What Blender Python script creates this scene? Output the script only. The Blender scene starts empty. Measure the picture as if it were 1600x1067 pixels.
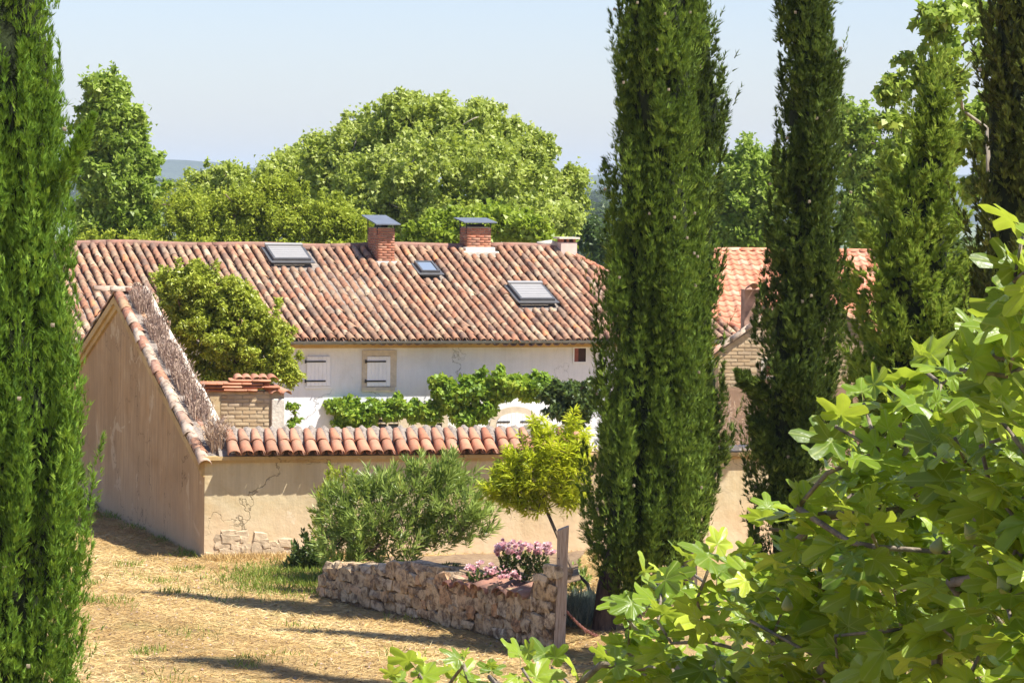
import bpy, math, random
import numpy as np
from mathutils import Vector, Matrix
from math import sin, cos, radians as R, pi

# ------------------------------------------------------------------ camera, world, sun, exposure
sc = bpy.context.scene
COL = sc.collection
FPX, CX, CY = 5000.0, 800.0, 533.5
EYE = Vector((0, 0, 6.0))
PITCH = math.atan((533.5 - 292) / FPX)
ROLL = R(0.7)
fwd = Vector((0, cos(PITCH), -sin(PITCH)))
up0 = Vector((0, sin(PITCH), cos(PITCH)))
rt0 = Vector((1, 0, 0))
rt = (rt0 * cos(ROLL) + up0 * sin(ROLL)).normalized()
up = (up0 * cos(ROLL) - rt0 * sin(ROLL)).normalized()
cam_d = bpy.data.cameras.new('camera')
cam = bpy.data.objects.new('camera', cam_d)
COL.objects.link(cam)
cam_d.sensor_width = 36
cam_d.lens = 36 * FPX / 1600
cam_d.clip_start = 0.3
cam_d.clip_end = 20000
m = Matrix((rt, up, -fwd)).transposed().to_4x4()
m.translation = EYE
cam.matrix_world = m
sc.camera = cam

SUN_EL, SUN_PHI = R(57), R(25)            # phi: from +x towards -y
sun_dir = Vector((cos(SUN_PHI) * cos(SUN_EL), -sin(SUN_PHI) * cos(SUN_EL), sin(SUN_EL)))
w = bpy.data.worlds.new("World")
sc.world = w
w.use_nodes = True
nt = w.node_tree
bg = nt.nodes['Background']
sky = nt.nodes.new('ShaderNodeTexSky')
sky.sky_type = 'NISHITA'
sky.sun_disc = False
sky.sun_elevation = SUN_EL
sky.sun_rotation = R(90) + SUN_PHI
sky.altitude = 100
sky.air_density = 1.0
sky.dust_density = 0.6
sky.ozone_density = 1.3
tint = nt.nodes.new('ShaderNodeMix'); tint.data_type = 'RGBA'; tint.blend_type = 'MULTIPLY'
tint.inputs[0].default_value = 1.0; tint.inputs[7].default_value = (0.95, 0.95, 1.14, 1)
nt.links.new(sky.outputs[0], tint.inputs[6])
nt.links.new(tint.outputs[2], bg.inputs[0])
bg.inputs[1].default_value = 0.076
sl = bpy.data.lights.new('sun', 'SUN')
sl.energy = 4.8
sl.angle = R(0.53)
sl.color = (1.0, 0.945, 0.85)
so = bpy.data.objects.new('sun', sl)
COL.objects.link(so)
so.rotation_euler = sun_dir.to_track_quat('Z', 'Y').to_euler()
sc.view_settings.view_transform = 'Standard'
sc.view_settings.look = 'None'
sc.view_settings.gamma = 1
sc.view_settings.use_curve_mapping = False
sc.view_settings.exposure = 1.0
sc.render.engine = 'CYCLES'
sc.cycles.max_bounces = 6
sc.cycles.diffuse_bounces = 3
sc.cycles.glossy_bounces = 2
sc.cycles.transmission_bounces = 4
sc.cycles.volume_bounces = 0
sc.cycles.transparent_max_bounces = 4

rng = np.random.default_rng(7)
rnd = random.Random(11)

# ------------------------------------------------------------------ placing helpers
def ray(px, py):
    return fwd + rt * ((px - CX) / FPX) - up * ((py - CY) / FPX)
def at(px, py, Y):
    d = ray(px, py)
    return EYE + d * (Y / d.y)
def gnd(px, py, z=0.0):
    d = ray(px, py)
    return EYE + d * ((z - EYE.z) / d.z)
def hit(px, py, p, n):
    d = ray(px, py)
    return EYE + d * ((p - EYE).dot(n) / d.dot(n))

def tag(o, label=None, cat=None, group=None, kind=None):
    if label: o['label'] = label
    if cat: o['category'] = cat
    if group: o['group'] = group
    if kind: o['kind'] = kind
    return o
def wloc(o):
    v = Vector((0, 0, 0))
    while o is not None:
        v += o.location
        o = o.parent
    return v
def empty(name, loc, label, cat, group=None):
    o = bpy.data.objects.new(name, None)
    o.empty_display_size = 0.2
    COL.objects.link(o)
    o.location = loc
    return tag(o, label, cat, group)
def link(name, me, parent=None, M=None):
    """mesh given in world space (M None) or in local space with world matrix M"""
    o = bpy.data.objects.new(name, me)
    COL.objects.link(o)
    if parent is not None:
        o.parent = parent
    base = wloc(parent) if parent is not None else Vector((0, 0, 0))
    if M is None:
        if parent is not None:
            me.transform(Matrix.Translation(-base))
    else:
        o.matrix_local = Matrix.Translation(-base) @ M
    return o

def np_mesh(name, V, F, mat, attr=None, smooth=False, mats=None):
    """V (n,3); F (m,k) int"""
    me = bpy.data.meshes.new(name)
    V = np.ascontiguousarray(V, dtype=np.float32)
    F = np.ascontiguousarray(F, dtype=np.int32)
    me.vertices.add(len(V))
    me.vertices.foreach_set('co', V.ravel())
    k = F.shape[1]
    me.loops.add(F.size)
    me.loops.foreach_set('vertex_index', F.ravel())
    me.polygons.add(len(F))
    me.polygons.foreach_set('loop_start', np.arange(0, F.size, k, dtype=np.int32))
    if smooth:
        me.polygons.foreach_set('use_smooth', np.ones(len(F), dtype=bool))
    if attr is not None:
        a = me.attributes.new('v', 'FLOAT', 'POINT')
        a.data.foreach_set('value', np.ascontiguousarray(attr, dtype=np.float32))
    me.update(calc_edges=True)
    me.materials.append(mat)
    return me

class MB:
    """collects boxes, tubes, polygons"""
    def __init__(s):
        s.v, s.f = [], []
    def add(s, vs, fs):
        b = len(s.v)
        s.v += [tuple(p) for p in vs]
        s.f += [tuple(i + b for i in f) for f in fs]
    def hexa(s, p):       # 8 points: bottom 4 ccw, top 4 ccw
        s.add(p, [(3, 2, 1, 0), (4, 5, 6, 7), (0, 1, 5, 4), (1, 2, 6, 5), (2, 3, 7, 6), (3, 0, 4, 7)])
    def box(s, fr, a0, a1, b0, b1, c0, c1):
        s.hexa([fr(a, b, c) for c in (c0, c1) for a, b in ((a0, b0), (a1, b0), (a1, b1), (a0, b1))])
    def quad(s, *p):
        s.add(p, [tuple(range(len(p)))])
    def tube(s, pts, rad, n=6, caps=True):
        pts = [Vector(p) for p in pts]
        k = len(pts)
        if not hasattr(rad, '__len__'):
            rad = [rad] * k
        rings = []
        for i, p in enumerate(pts):
            d = (pts[min(i + 1, k - 1)] - pts[max(i - 1, 0)])
            if d.length < 1e-6: d = Vector((0, 0, 1))
            d.normalize()
            a = d.cross(Vector((0.3, 0.9, 0.1)))
            if a.length < 0.1: a = d.cross(Vector((1, 0, 0)))
            a.normalize()
            b = d.cross(a)
            rings.append([p + (a * cos(2 * pi * j / n) + b * sin(2 * pi * j / n)) * rad[i] for j in range(n)])
        vs = [q for r_ in rings for q in r_]
        fs = [(i * n + j, i * n + (j + 1) % n, (i + 1) * n + (j + 1) % n, (i + 1) * n + j) for i in range(k - 1) for j in range(n)]
        if caps:
            fs += [tuple(range(n))[::-1], tuple((k - 1) * n + j for j in range(n))]
        s.add(vs, fs)
    def mesh(s, name, mat, smooth=False):
        me = bpy.data.meshes.new(name)
        me.from_pydata(s.v, [], s.f)
        me.materials.append(mat)
        if smooth:
            me.polygons.foreach_set('use_smooth', [True] * len(me.polygons))
        me.update()
        return me
    def build(s, name, mat, parent=None, smooth=False):
        return link(name, s.mesh(name, mat, smooth), parent)

def frame_fn(O, u, b, c=Vector((0, 0, 1))):
    return lambda x, y, z: O + u * x + b * y + c * z
def bevel(o, wd=0.01, seg=1):
    md = o.modifiers.new('bevel', 'BEVEL'); md.width = wd; md.segments = seg; md.limit_method = 'ANGLE'
    return o

# ------------------------------------------------------------------ materials
class NT:
    def __init__(s, name):
        s.m = bpy.data.materials.new(name); s.m.use_nodes = True
        s.t = s.m.node_tree; s.b = s.t.nodes['Principled BSDF']; s.out = s.t.nodes['Material Output']
        s.b.inputs['Specular IOR Level'].default_value = 0.25
    def n(s, typ, **k):
        x = s.t.nodes.new('ShaderNode' + typ)
        for a, v in k.items(): setattr(x, a, v)
        return x
    def l(s, a, b): s.t.links.new(a, b)
    def noise(s, scale, detail=4, rough=0.55, coord=None, vec_scale=None, dist=0.0):
        x = s.n('TexNoise'); x.inputs['Scale'].default_value = scale; x.inputs['Detail'].default_value = detail
        x.inputs['Roughness'].default_value = rough; x.inputs['Distortion'].default_value = dist
        c = coord or s.coord()
        if vec_scale:
            mp = s.n('Mapping'); mp.inputs['Scale'].default_value = vec_scale; s.l(c, mp.inputs[0]); c = mp.outputs[0]
        s.l(c, x.inputs[0])
        return x.outputs[0]
    def coord(s):
        if not hasattr(s, '_c'):
            s._c = s.n('NewGeometry').outputs['Position']
        return s._c
    def ramp(s, fac, stops, interp='LINEAR'):
        x = s.n('ValToRGB'); x.color_ramp.interpolation = interp
        e = x.color_ramp.elements
        while len(e) < len(stops): e.new(0.5)
        for i, (p, c) in enumerate(stops):
            e[i].position = p
            e[i].color = (c, c, c, 1) if not hasattr(c, '__len__') else (*c, 1)
        s.l(fac, x.inputs[0])
        return x.outputs[0]
    def mix(s, fac, a, b, mode='MIX'):
        x = s.n('Mix', data_type='RGBA', blend_type=mode)
        for v, i in ((fac, 0), (a, 6), (b, 7)):
            if hasattr(v, 'links') or isinstance(v, bpy.types.NodeSocket): s.l(v, x.inputs[i])
            elif i == 0: x.inputs[0].default_value = v
            else: x.inputs[i].default_value = (*v, 1)
        return x.outputs[2]
    def math(s, op, a, b=0.0):
        x = s.n('Math', operation=op)
        for v, i in ((a, 0), (b, 1)):
            if isinstance(v, bpy.types.NodeSocket): s.l(v, x.inputs[i])
            else: x.inputs[i].default_value = v
        return x.outputs[0]
    def col(s, c):
        if isinstance(c, bpy.types.NodeSocket): s.l(c, s.b.inputs['Base Color'])
        else: s.b.inputs['Base Color'].default_value = (*c, 1)
        return s
    def rough(s, r): s.b.inputs['Roughness'].default_value = r; return s
    def bump(s, h, strength=0.5, dist=0.02):
        x = s.n('Bump'); x.inputs['Strength'].default_value = strength; x.inputs['Distance'].default_value = dist
        s.l(h, x.inputs['Height']); s.l(x.outputs[0], s.b.inputs['Normal'])
        return s

def simple(name, c, r=0.7, var=0.25, scale=8, metal=0.0, bump=0.3, bscale=60):
    t = NT(name)
    n = t.noise(scale, 5)
    d = tuple(x * (1 - var) for x in c); e = tuple(min(x * (1 + var), 0.95) for x in c)
    t.col(t.ramp(n, [(0.3, d), (0.7, e)])).rough(r)
    t.b.inputs['Metallic'].default_value = metal
    if bump: t.bump(t.noise(bscale, 4), bump, 0.01)
    return t.m

def leaf_mat(name, stops, trans=0.35, tcol=(0.35, 0.5, 0.06), rough=0.5, spec=0.35, tval=None):
    t = NT(name)
    a = t.n('Attribute', attribute_name='v')
    c = t.ramp(a.outputs['Fac'], stops)
    t.col(c).rough(rough)
    t.b.inputs['Specular IOR Level'].default_value = spec
    tr = t.n('BsdfTranslucent')
    tc = t.mix(0.6, c, tcol)
    t.l(tc, tr.inputs[0])
    mx = t.n('MixShader'); mx.inputs[0].default_value = trans
    t.l(t.b.outputs[0], mx.inputs[1]); t.l(tr.outputs[0], mx.inputs[2]); t.l(mx.outputs[0], t.out.inputs[0])
    return t.m

def tile_mat(name, stops, lichen=0.45, scale=9):
    t = NT(name)
    g = t.n('NewGeometry'); oi = t.n('ObjectInfo')
    r0 = t.math('FRACT', t.math('ADD', g.outputs['Random Per Island'], oi.outputs['Random']))
    base = t.ramp(r0, stops)
    n1 = t.noise(scale, 6, 0.65)
    n2 = t.noise(scale * 4, 4, 0.6)
    dark = t.mix(1.0, base, (0.42, 0.38, 0.36), 'MULTIPLY')
    c = t.mix(t.ramp(n1, [(0.5, 0.0), (0.68, lichen * 1.5)]), base, dark)
    c = t.mix(t.ramp(n2, [(0.55, 0.0), (0.72, lichen)]), c, (0.48, 0.42, 0.32))
    n3 = t.noise(2.2, 3)
    c = t.mix(t.ramp(n3, [(0.42, 0.0), (0.7, 0.55)]), c, (0.22, 0.155, 0.11))
    t.col(c).rough(0.85)
    t.bump(n2, 0.5, 0.01)
    return t.m

M = {}
M['tile_old'] = tile_mat('old_terracotta', [(0.0, (0.29, 0.14, 0.08)), (0.15, (0.43, 0.20, 0.115)), (0.3, (0.36, 0.225, 0.14)), (0.45, (0.52, 0.37, 0.23)), (0.6, (0.41, 0.18, 0.10)), (0.72, (0.46, 0.28, 0.175)), (0.84, (0.21, 0.125, 0.09)), (0.93, (0.58, 0.45, 0.30)), (1.0, (0.62, 0.26, 0.11))], 0.6, 14)
M['tile_under'] = tile_mat('old_terracotta_channel', [(0.0, (0.12, 0.065, 0.045)), (0.5, (0.18, 0.09, 0.06)), (1.0, (0.15, 0.09, 0.065))], 0.3)  # darkened so the shade of the gaps between covers is in the colour
M['tile_new'] = tile_mat('clean_terracotta', [(0.0, (0.50, 0.21, 0.12)), (0.5, (0.58, 0.29, 0.18)), (1.0, (0.42, 0.16, 0.09))], 0.25)
M['tile_orange'] = tile_mat('orange_terracotta', [(0.0, (0.62, 0.22, 0.12)), (0.4, (0.72, 0.33, 0.2)), (0.7, (0.66, 0.24, 0.13)), (1.0, (0.78, 0.42, 0.28))], 0.08)
M['tile_lichen'] = tile_mat('lichened_terracotta', [(0.0, (0.42, 0.2, 0.13)), (0.35, (0.55, 0.43, 0.33)), (0.6, (0.58, 0.47, 0.36)), (0.8, (0.44, 0.19, 0.12)), (1.0, (0.55, 0.36, 0.2))], 0.9, 11)
M['tile_brown'] = tile_mat('weathered_brown_tile', [(0.0, (0.25, 0.12, 0.09)), (0.5, (0.35, 0.17, 0.12)), (1.0, (0.28, 0.16, 0.12))], 0.3)
M['brick'] = tile_mat('red_brick', [(0.0, (0.42, 0.15, 0.09)), (0.4, (0.52, 0.21, 0.12)), (0.7, (0.36, 0.14, 0.09)), (1.0, (0.55, 0.3, 0.2))], 0.3, 6)
M['adobe'] = tile_mat('straw_coloured_brick', [(0.0, (0.46, 0.33, 0.19)), (0.35, (0.58, 0.46, 0.29)), (0.7, (0.52, 0.38, 0.22)), (1.0, (0.62, 0.50, 0.34))], 0.15, 5)
M['mortar'] = simple('grey_mortar', (0.26, 0.22, 0.185), 0.95, 0.4, 25, bump=1.0, bscale=30)
M['mortar_warm'] = simple('sandy_mortar', (0.50, 0.40, 0.26), 0.95, 0.3, 5, bump=0.8, bscale=30)
M['footing'] = simple('exposed_footing_stone', (0.54, 0.42, 0.28), 0.95, 0.3, 7, bump=1.0, bscale=20)
M['lime'] = simple('pale_lime_mortar', (0.66, 0.6, 0.5), 0.9, 0.2, 6, bump=0.8, bscale=25)

def plaster(name, base, dark, light, streak=0.5, patch=None, bands=None):
    t = NT(name)
    n1 = t.noise(0.9, 6, 0.6, dist=0.6)
    c = t.ramp(n1, [(0.3, dark), (0.5, base), (0.72, light)])
    st = t.noise(1.0, 7, 0.75, vec_scale=(11, 11, .8))
    c = t.mix(t.math('MULTIPLY', t.ramp(st, [(0.42, 0.0), (0.66, 1.0)]), streak), c, tuple(x * q for x, q in zip(base, (0.5, 0.5, 0.52))))
    big = t.noise(.55, 4, 0.6, vec_scale=(1.6, 1.6, .7))
    c = t.mix(t.math('MULTIPLY', t.ramp(big, [(0.45, 0.0), (0.65, 0.8)]), min(1, streak + .15)), c, tuple(x * .68 for x in base))
    n3 = t.noise(12, 5, 0.6)
    c = t.mix(t.ramp(n3, [(0.55, 0.0), (0.8, 0.35)]), c, dark)
    if patch:
        n4 = t.noise(1.0, 6, 0.6, dist=.8)
        c = t.mix(t.ramp(n4, [(0.60, 0.0), (0.615, 0.55)]), c, patch)
    if bands:      # bands: lighter tone low on the wall, with a ragged upper edge
        z = t.n('SeparateXYZ'); t.l(t.coord(), z.inputs[0])
        zz = t.math('ADD', z.outputs[2], t.math('MULTIPLY', t.noise(2.5, 5, 0.65), 0.9))
        for (z0, z1, bc, am) in bands:
            mr = t.n('MapRange'); t.l(zz, mr.inputs[0]); mr.inputs[1].default_value = z0; mr.inputs[2].default_value = z1
            mr.inputs[3].default_value = am; mr.inputs[4].default_value = 0.0
            c = t.mix(mr.outputs[0], c, bc)
    # hairline cracks
    vo = t.n('TexVoronoi', feature='DISTANCE_TO_EDGE'); vo.inputs['Scale'].default_value = 0.55
    nz = t.n('TexNoise'); nz.inputs['Scale'].default_value = 3; nz.inputs['Detail'].default_value = 6
    t.l(t.coord(), nz.inputs[0])
    vm = t.n('VectorMath', operation='MULTIPLY_ADD'); t.l(nz.outputs['Color'], vm.inputs[0]); vm.inputs[1].default_value = (0.9, 0.9, 0.9)
    t.l(t.coord(), vm.inputs[2]); t.l(vm.outputs[0], vo.inputs['Vector'])
    crack = t.ramp(vo.outputs[0], [(0.0, 1.0), (0.007, 0.0)])
    ck = t.math('MULTIPLY', crack, t.ramp(t.noise(0.7, 2), [(0.44, 0.0), (0.52, 0.95)]))
    c = t.mix(ck, c, tuple(x * 0.3 for x in base))
    t.col(c).rough(0.93)
    h = t.math('SUBTRACT', t.noise(7, 6, 0.6), ck)
    t.bump(h, 0.45, 0.03)
    return t.m
M['ochre'] = plaster('ochre_plaster', (0.50, 0.335, 0.18), (0.42, 0.255, 0.115), (0.57, 0.41, 0.24), 0.8, (0.60, 0.48, 0.32), [(0.3, 1.7, (0.62, 0.43, 0.26), 0.8)])
M['beige'] = plaster('beige_plaster', (0.59, 0.48, 0.29), (0.47, 0.32, 0.15), (0.65, 0.56, 0.38), 0.3, (0.70, 0.62, 0.47), [(0.5, 1.35, (0.72, 0.53, 0.34), 0.85)])
M['cornice'] = plaster('cornice_plaster', (0.50, 0.35, 0.16), (0.36, 0.22, 0.09), (0.58, 0.43, 0.22), 0.2)
M['white'] = plaster('white_limewash', (0.74, 0.76, 0.79), (0.64, 0.65, 0.66), (0.79, 0.80, 0.83), 0.15)
M['brownplaster'] = plaster('brown_plaster', (0.36, 0.24, 0.16), (0.28, 0.18, 0.12), (0.42, 0.3, 0.2), 0.3)
M['stone_frame'] = simple('dressed_limestone', (0.55, 0.48, 0.38), 0.85, 0.15, 9, bump=0.4)
M['shutter'] = simple('white_painted_wood', (0.78, 0.80, 0.84), 0.55, 0.05, 5, bump=0.1)
M['iron'] = simple('black_iron', (0.03, 0.03, 0.035), 0.5, 0.2, 20, bump=0.1)
M['zinc'] = simple('grey_zinc', (0.20, 0.21, 0.22), 0.45, 0.15, 6, metal=0.6, bump=0.1)
M['slate'] = simple('slate_grey_metal', (0.17, 0.19, 0.22), 0.4, 0.12, 4, metal=0.2, bump=0.05)
M['sky_frame'] = simple('dark_grey_aluminium', (0.15, 0.15, 0.15), 0.4, 0.1, 6, metal=0.4, bump=0)
M['slat'] = simple('pale_grey_shutter_slat', (0.33, 0.32, 0.31), 0.5, 0.05, 5, metal=0.1, bump=0)
t = NT('dark_glass'); t.col((0.03, 0.035, 0.04)).rough(0.06); t.b.inputs['Specular IOR Level'].default_value = 0.8; M['glass'] = t.m
t = NT('skylight_glass'); t.col((0.20, 0.25, 0.32)).rough(0.12); t.b.inputs['Specular IOR Level'].default_value = 1.0; M['skyglass'] = t.m
M['room_shade'] = simple('painted_room_shade', (0.06, 0.035, 0.03), 0.9, 0.1, 5, bump=0)
M['redwood'] = simple('red_brown_reveal', (0.25, 0.09, 0.07), 0.8, 0.2, 8)
M['postwood'] = None
t = NT('weathered_post_wood')
n = t.noise(3.0, 6, 0.6, vec_scale=(18, 18, 1.2))
t.col(t.ramp(n, [(0.3, (0.28, 0.19, 0.13)), (0.55, (0.48, 0.37, 0.28)), (0.75, (0.58, 0.48, 0.38))])).rough(0.85); t.bump(n, 0.6, 0.01)
M['postwood'] = t.m
t = NT('rubble_stone')
g = t.n('NewGeometry'); oi = t.n('ObjectInfo')
r0 = t.math('FRACT', t.math('ADD', g.outputs['Random Per Island'], oi.outputs['Random']))
base = t.ramp(r0, [(0, (0.46, 0.33, 0.19)), (0.3, (0.60, 0.47, 0.30)), (0.55, (0.54, 0.36, 0.19)), (0.85, (0.66, 0.54, 0.37)), (1, (0.52, 0.28, 0.13))])
n1 = t.noise(8, 7, 0.7); n2 = t.noise(30, 4, 0.6)
c = t.mix(t.ramp(n1, [(0.44, 0.0), (0.6, 0.9)]), base, (0.13, 0.08, 0.05))
c = t.mix(t.ramp(n2, [(0.55, 0.0), (0.72, 0.5)]), c, (0.62, 0.52, 0.38))
t.col(c).rough(0.92); t.bump(t.noise(18, 6, 0.7), 0.9, 0.03); M['stone'] = t.m
t = NT('rubble_mortar')
n1 = t.noise(5, 7, 0.7)
t.col(t.ramp(n1, [(0.40, (0.10, 0.065, 0.04)), (0.55, (0.28, 0.19, 0.12)), (0.75, (0.46, 0.36, 0.25))])).rough(0.95); t.bump(t.noise(14, 6, 0.7), 1.0, 0.06); M['stone_mortar'] = t.m
def bark(name, a, b, sc_=(10, 10, 2)):
    t = NT(name); n = t.noise(2.0, 6, 0.65, vec_scale=sc_)
    t.col(t.ramp(n, [(0.35, a), (0.65, b)])).rough(0.9); t.bump(n, 0.8, 0.02)
    return t.m
M['bark'] = bark('brown_bark', (0.09, 0.06, 0.04), (0.22, 0.16, 0.11))
M['bark_grey'] = bark('grey_branch_bark', (0.22, 0.19, 0.14), (0.42, 0.37, 0.29))
M['bark_fig'] = bark('fig_bark', (0.13, 0.10, 0.07), (0.33, 0.28, 0.22), (8, 8, 8))
M['bark_dark'] = bark('dark_cypress_bark', (0.05, 0.035, 0.028), (0.14, 0.10, 0.08))
M['petiole'] = simple('green_petiole', (0.38, 0.44, 0.12), 0.5, 0.15, 10, bump=0)
M['figfruit'] = simple('green_fig', (0.24, 0.27, 0.09), 0.5, 0.3, 10, bump=0)
# foliage
LM = {}
LM['cyp_bright'] = leaf_mat('bright_cypress', [(0, (0.035, 0.08, 0.010)), (0.5, (0.16, 0.29, 0.03)), (1, (0.34, 0.49, 0.06))], 0.28, (0.28, 0.42, 0.03), 0.6, 0.2)
LM['cyp'] = leaf_mat('green_cypress', [(0, (0.026, 0.048, 0.007)), (0.5, (0.13, 0.21, 0.025)), (0.85, (0.28, 0.39, 0.05)), (1, (0.44, 0.53, 0.13))], 0.28, (0.22, 0.32, 0.04), 0.6, 0.2)
LM['cyp_dark'] = leaf_mat('dark_cypress', [(0, (0.02, 0.034, 0.006)), (0.5, (0.085, 0.135, 0.02)), (0.85, (0.21, 0.29, 0.045)), (1, (0.38, 0.39, 0.15))], 0.2, (0.2, 0.28, 0.05), 0.6, 0.2)
LM['cyp_brown'] = leaf_mat('browning_cypress', [(0, (0.04, 0.035, 0.012)), (0.5, (0.10, 0.13, 0.025)), (0.8, (0.20, 0.26, 0.04)), (1, (0.26, 0.17, 0.07))], 0.2, (0.25, 0.28, 0.05), 0.6, 0.2)
LM['juniper'] = leaf_mat('loose_juniper', [(0, (0.08, 0.14, 0.012)), (0.5, (0.26, 0.38, 0.04)), (1, (0.50, 0.58, 0.11))], 0.4, (0.35, 0.42, 0.07), 0.6, 0.2)
LM['plane'] = leaf_mat('plane_leaf', [(0, (0.18, 0.24, 0.025)), (0.5, (0.38, 0.46, 0.08)), (1, (0.62, 0.66, 0.24))], 0.42, (0.55, 0.64, 0.07), 0.45, 0.4)
LM['lush'] = leaf_mat('lush_leaf', [(0, (0.11, 0.18, 0.018)), (0.5, (0.28, 0.39, 0.045)), (1, (0.50, 0.58, 0.13))], 0.42, (0.35, 0.5, 0.07), 0.45, 0.4)
LM['locust'] = leaf_mat('feathery_leaf', [(0, (0.16, 0.22, 0.015)), (0.5, (0.34, 0.42, 0.035)), (1, (0.54, 0.58, 0.07))], 0.42, (0.45, 0.5, 0.06), 0.5, 0.3)
LM['lime'] = leaf_mat('lime_leaf', [(0, (0.13, 0.20, 0.02)), (0.5, (0.28, 0.38, 0.03)), (1, (0.42, 0.50, 0.08))], 0.4, (0.5, 0.62, 0.05), 0.45, 0.4)
LM['laurel'] = leaf_mat('laurel_leaf', [(0, (0.15, 0.19, 0.015)), (0.5, (0.38, 0.45, 0.04)), (1, (0.64, 0.68, 0.13))], 0.4, (0.4, 0.45, 0.05), 0.4, 0.5)
LM['oleander'] = leaf_mat('oleander_leaf', [(0, (0.10, 0.15, 0.025)), (0.5, (0.27, 0.38, 0.07)), (0.9, (0.52, 0.62, 0.18)), (1, (0.60, 0.54, 0.12))], 0.38, (0.35, 0.45, 0.08), 0.4, 0.5)
LM['yellow'] = leaf_mat('yellow_leaf', [(0, (0.24, 0.33, 0.02)), (0.4, (0.48, 0.58, 0.03)), (1, (0.76, 0.80, 0.07))], 0.45, (0.7, 0.7, 0.04), 0.45, 0.35)
LM['vine'] = leaf_mat('vine_leaf', [(0, (0.09, 0.18, 0.018)), (0.6, (0.25, 0.40, 0.04)), (1, (0.52, 0.58, 0.07))], 0.4, (0.4, 0.52, 0.05), 0.45, 0.4)
LM['dark_leaf'] = leaf_mat('dark_leaf', [(0, (0.03, 0.055, 0.012)), (0.6, (0.08, 0.13, 0.03)), (1, (0.15, 0.21, 0.05))], 0.25, (0.25, 0.35, 0.05), 0.4, 0.4)
LM['rose_leaf'] = leaf_mat('rose_leaf', [(0, (0.03, 0.055, 0.015)), (0.6, (0.08, 0.13, 0.03)), (1, (0.15, 0.20, 0.05))], 0.2, (0.25, 0.35, 0.05), 0.4, 0.5)
LM['petal'] = leaf_mat('pink_petal', [(0, (0.78, 0.34, 0.40)), (0.4, (0.88, 0.58, 0.62)), (1, (0.93, 0.82, 0.82))], 0.35, (0.95, 0.6, 0.62), 0.6, 0.2)
LM['lavender'] = leaf_mat('lavender_leaf', [(0, (0.12, 0.16, 0.13)), (0.6, (0.24, 0.30, 0.25)), (1, (0.36, 0.40, 0.34))], 0.2, (0.35, 0.45, 0.3), 0.6, 0.2)
LM['grass'] = leaf_mat('grass_blade', [(0, (0.10, 0.16, 0.02)), (0.6, (0.20, 0.29, 0.04)), (1, (0.34, 0.38, 0.08))], 0.3, (0.35, 0.45, 0.05), 0.5, 0.3)
LM['straw'] = leaf_mat('straw_blade', [(0, (0.30, 0.18, 0.07)), (0.4, (0.56, 0.38, 0.15)), (0.8, (0.74, 0.55, 0.25)), (1, (0.82, 0.67, 0.36))], 0.15, (0.6, 0.45, 0.2), 0.7, 0.2)
LM['dry'] = leaf_mat('dried_stem', [(0, (0.28, 0.19, 0.15)), (0.5, (0.45, 0.34, 0.27)), (1, (0.58, 0.42, 0.26))], 0.1, (0.6, 0.4, 0.3), 0.8, 0.1)
LM['farwood'] = leaf_mat('far_wood_leaf', [(0, (0.03, 0.05, 0.02)), (0.6, (0.06, 0.09, 0.03)), (1, (0.10, 0.13, 0.04))], 0.2, (0.2, 0.3, 0.05), 0.7, 0.1)

# ------------------------------------------------------------------ leaves
def unit(a):
    return a / np.maximum(np.linalg.norm(a, axis=-1, keepdims=True), 1e-9)
def rdir(n, r=rng):
    return unit(r.normal(size=(n, 3)))
def leaf_geo(P, D, N, L, W, fold=0.15, droop=0.0):
    """4-point folded leaves -> V, F"""
    D = unit(D); S = unit(np.cross(D, N)); N2 = np.cross(S, D)
    L = L[:, None]; W = W[:, None]
    v0 = P
    v1 = P + D * L * 0.42 + S * W * 0.5 + N2 * W * fold
    v2 = P + D * L - N2 * L * droop
    v3 = P + D * L * 0.42 - S * W * 0.5 + N2 * W * fold
    V = np.stack([v0, v1, v2, v3], 1).reshape(-1, 3)
    F = np.arange(len(P) * 4).reshape(-1, 4)
    return V, F
def leaf_object(name, parts, attrs, mat, parent=None, kind=None):
    V = np.concatenate([p[0] for p in parts]); off = 0; Fs = []
    for p in parts:
        Fs.append(p[1] + off); off += len(p[0])
    A = np.repeat(np.concatenate(attrs), parts[0][1].shape[1])
    me = np_mesh(name, V, np.concatenate(Fs), mat, np.clip(A, 0, 1))
    o = link(name, me, parent)
    if kind: o['kind'] = kind
    return o

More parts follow.
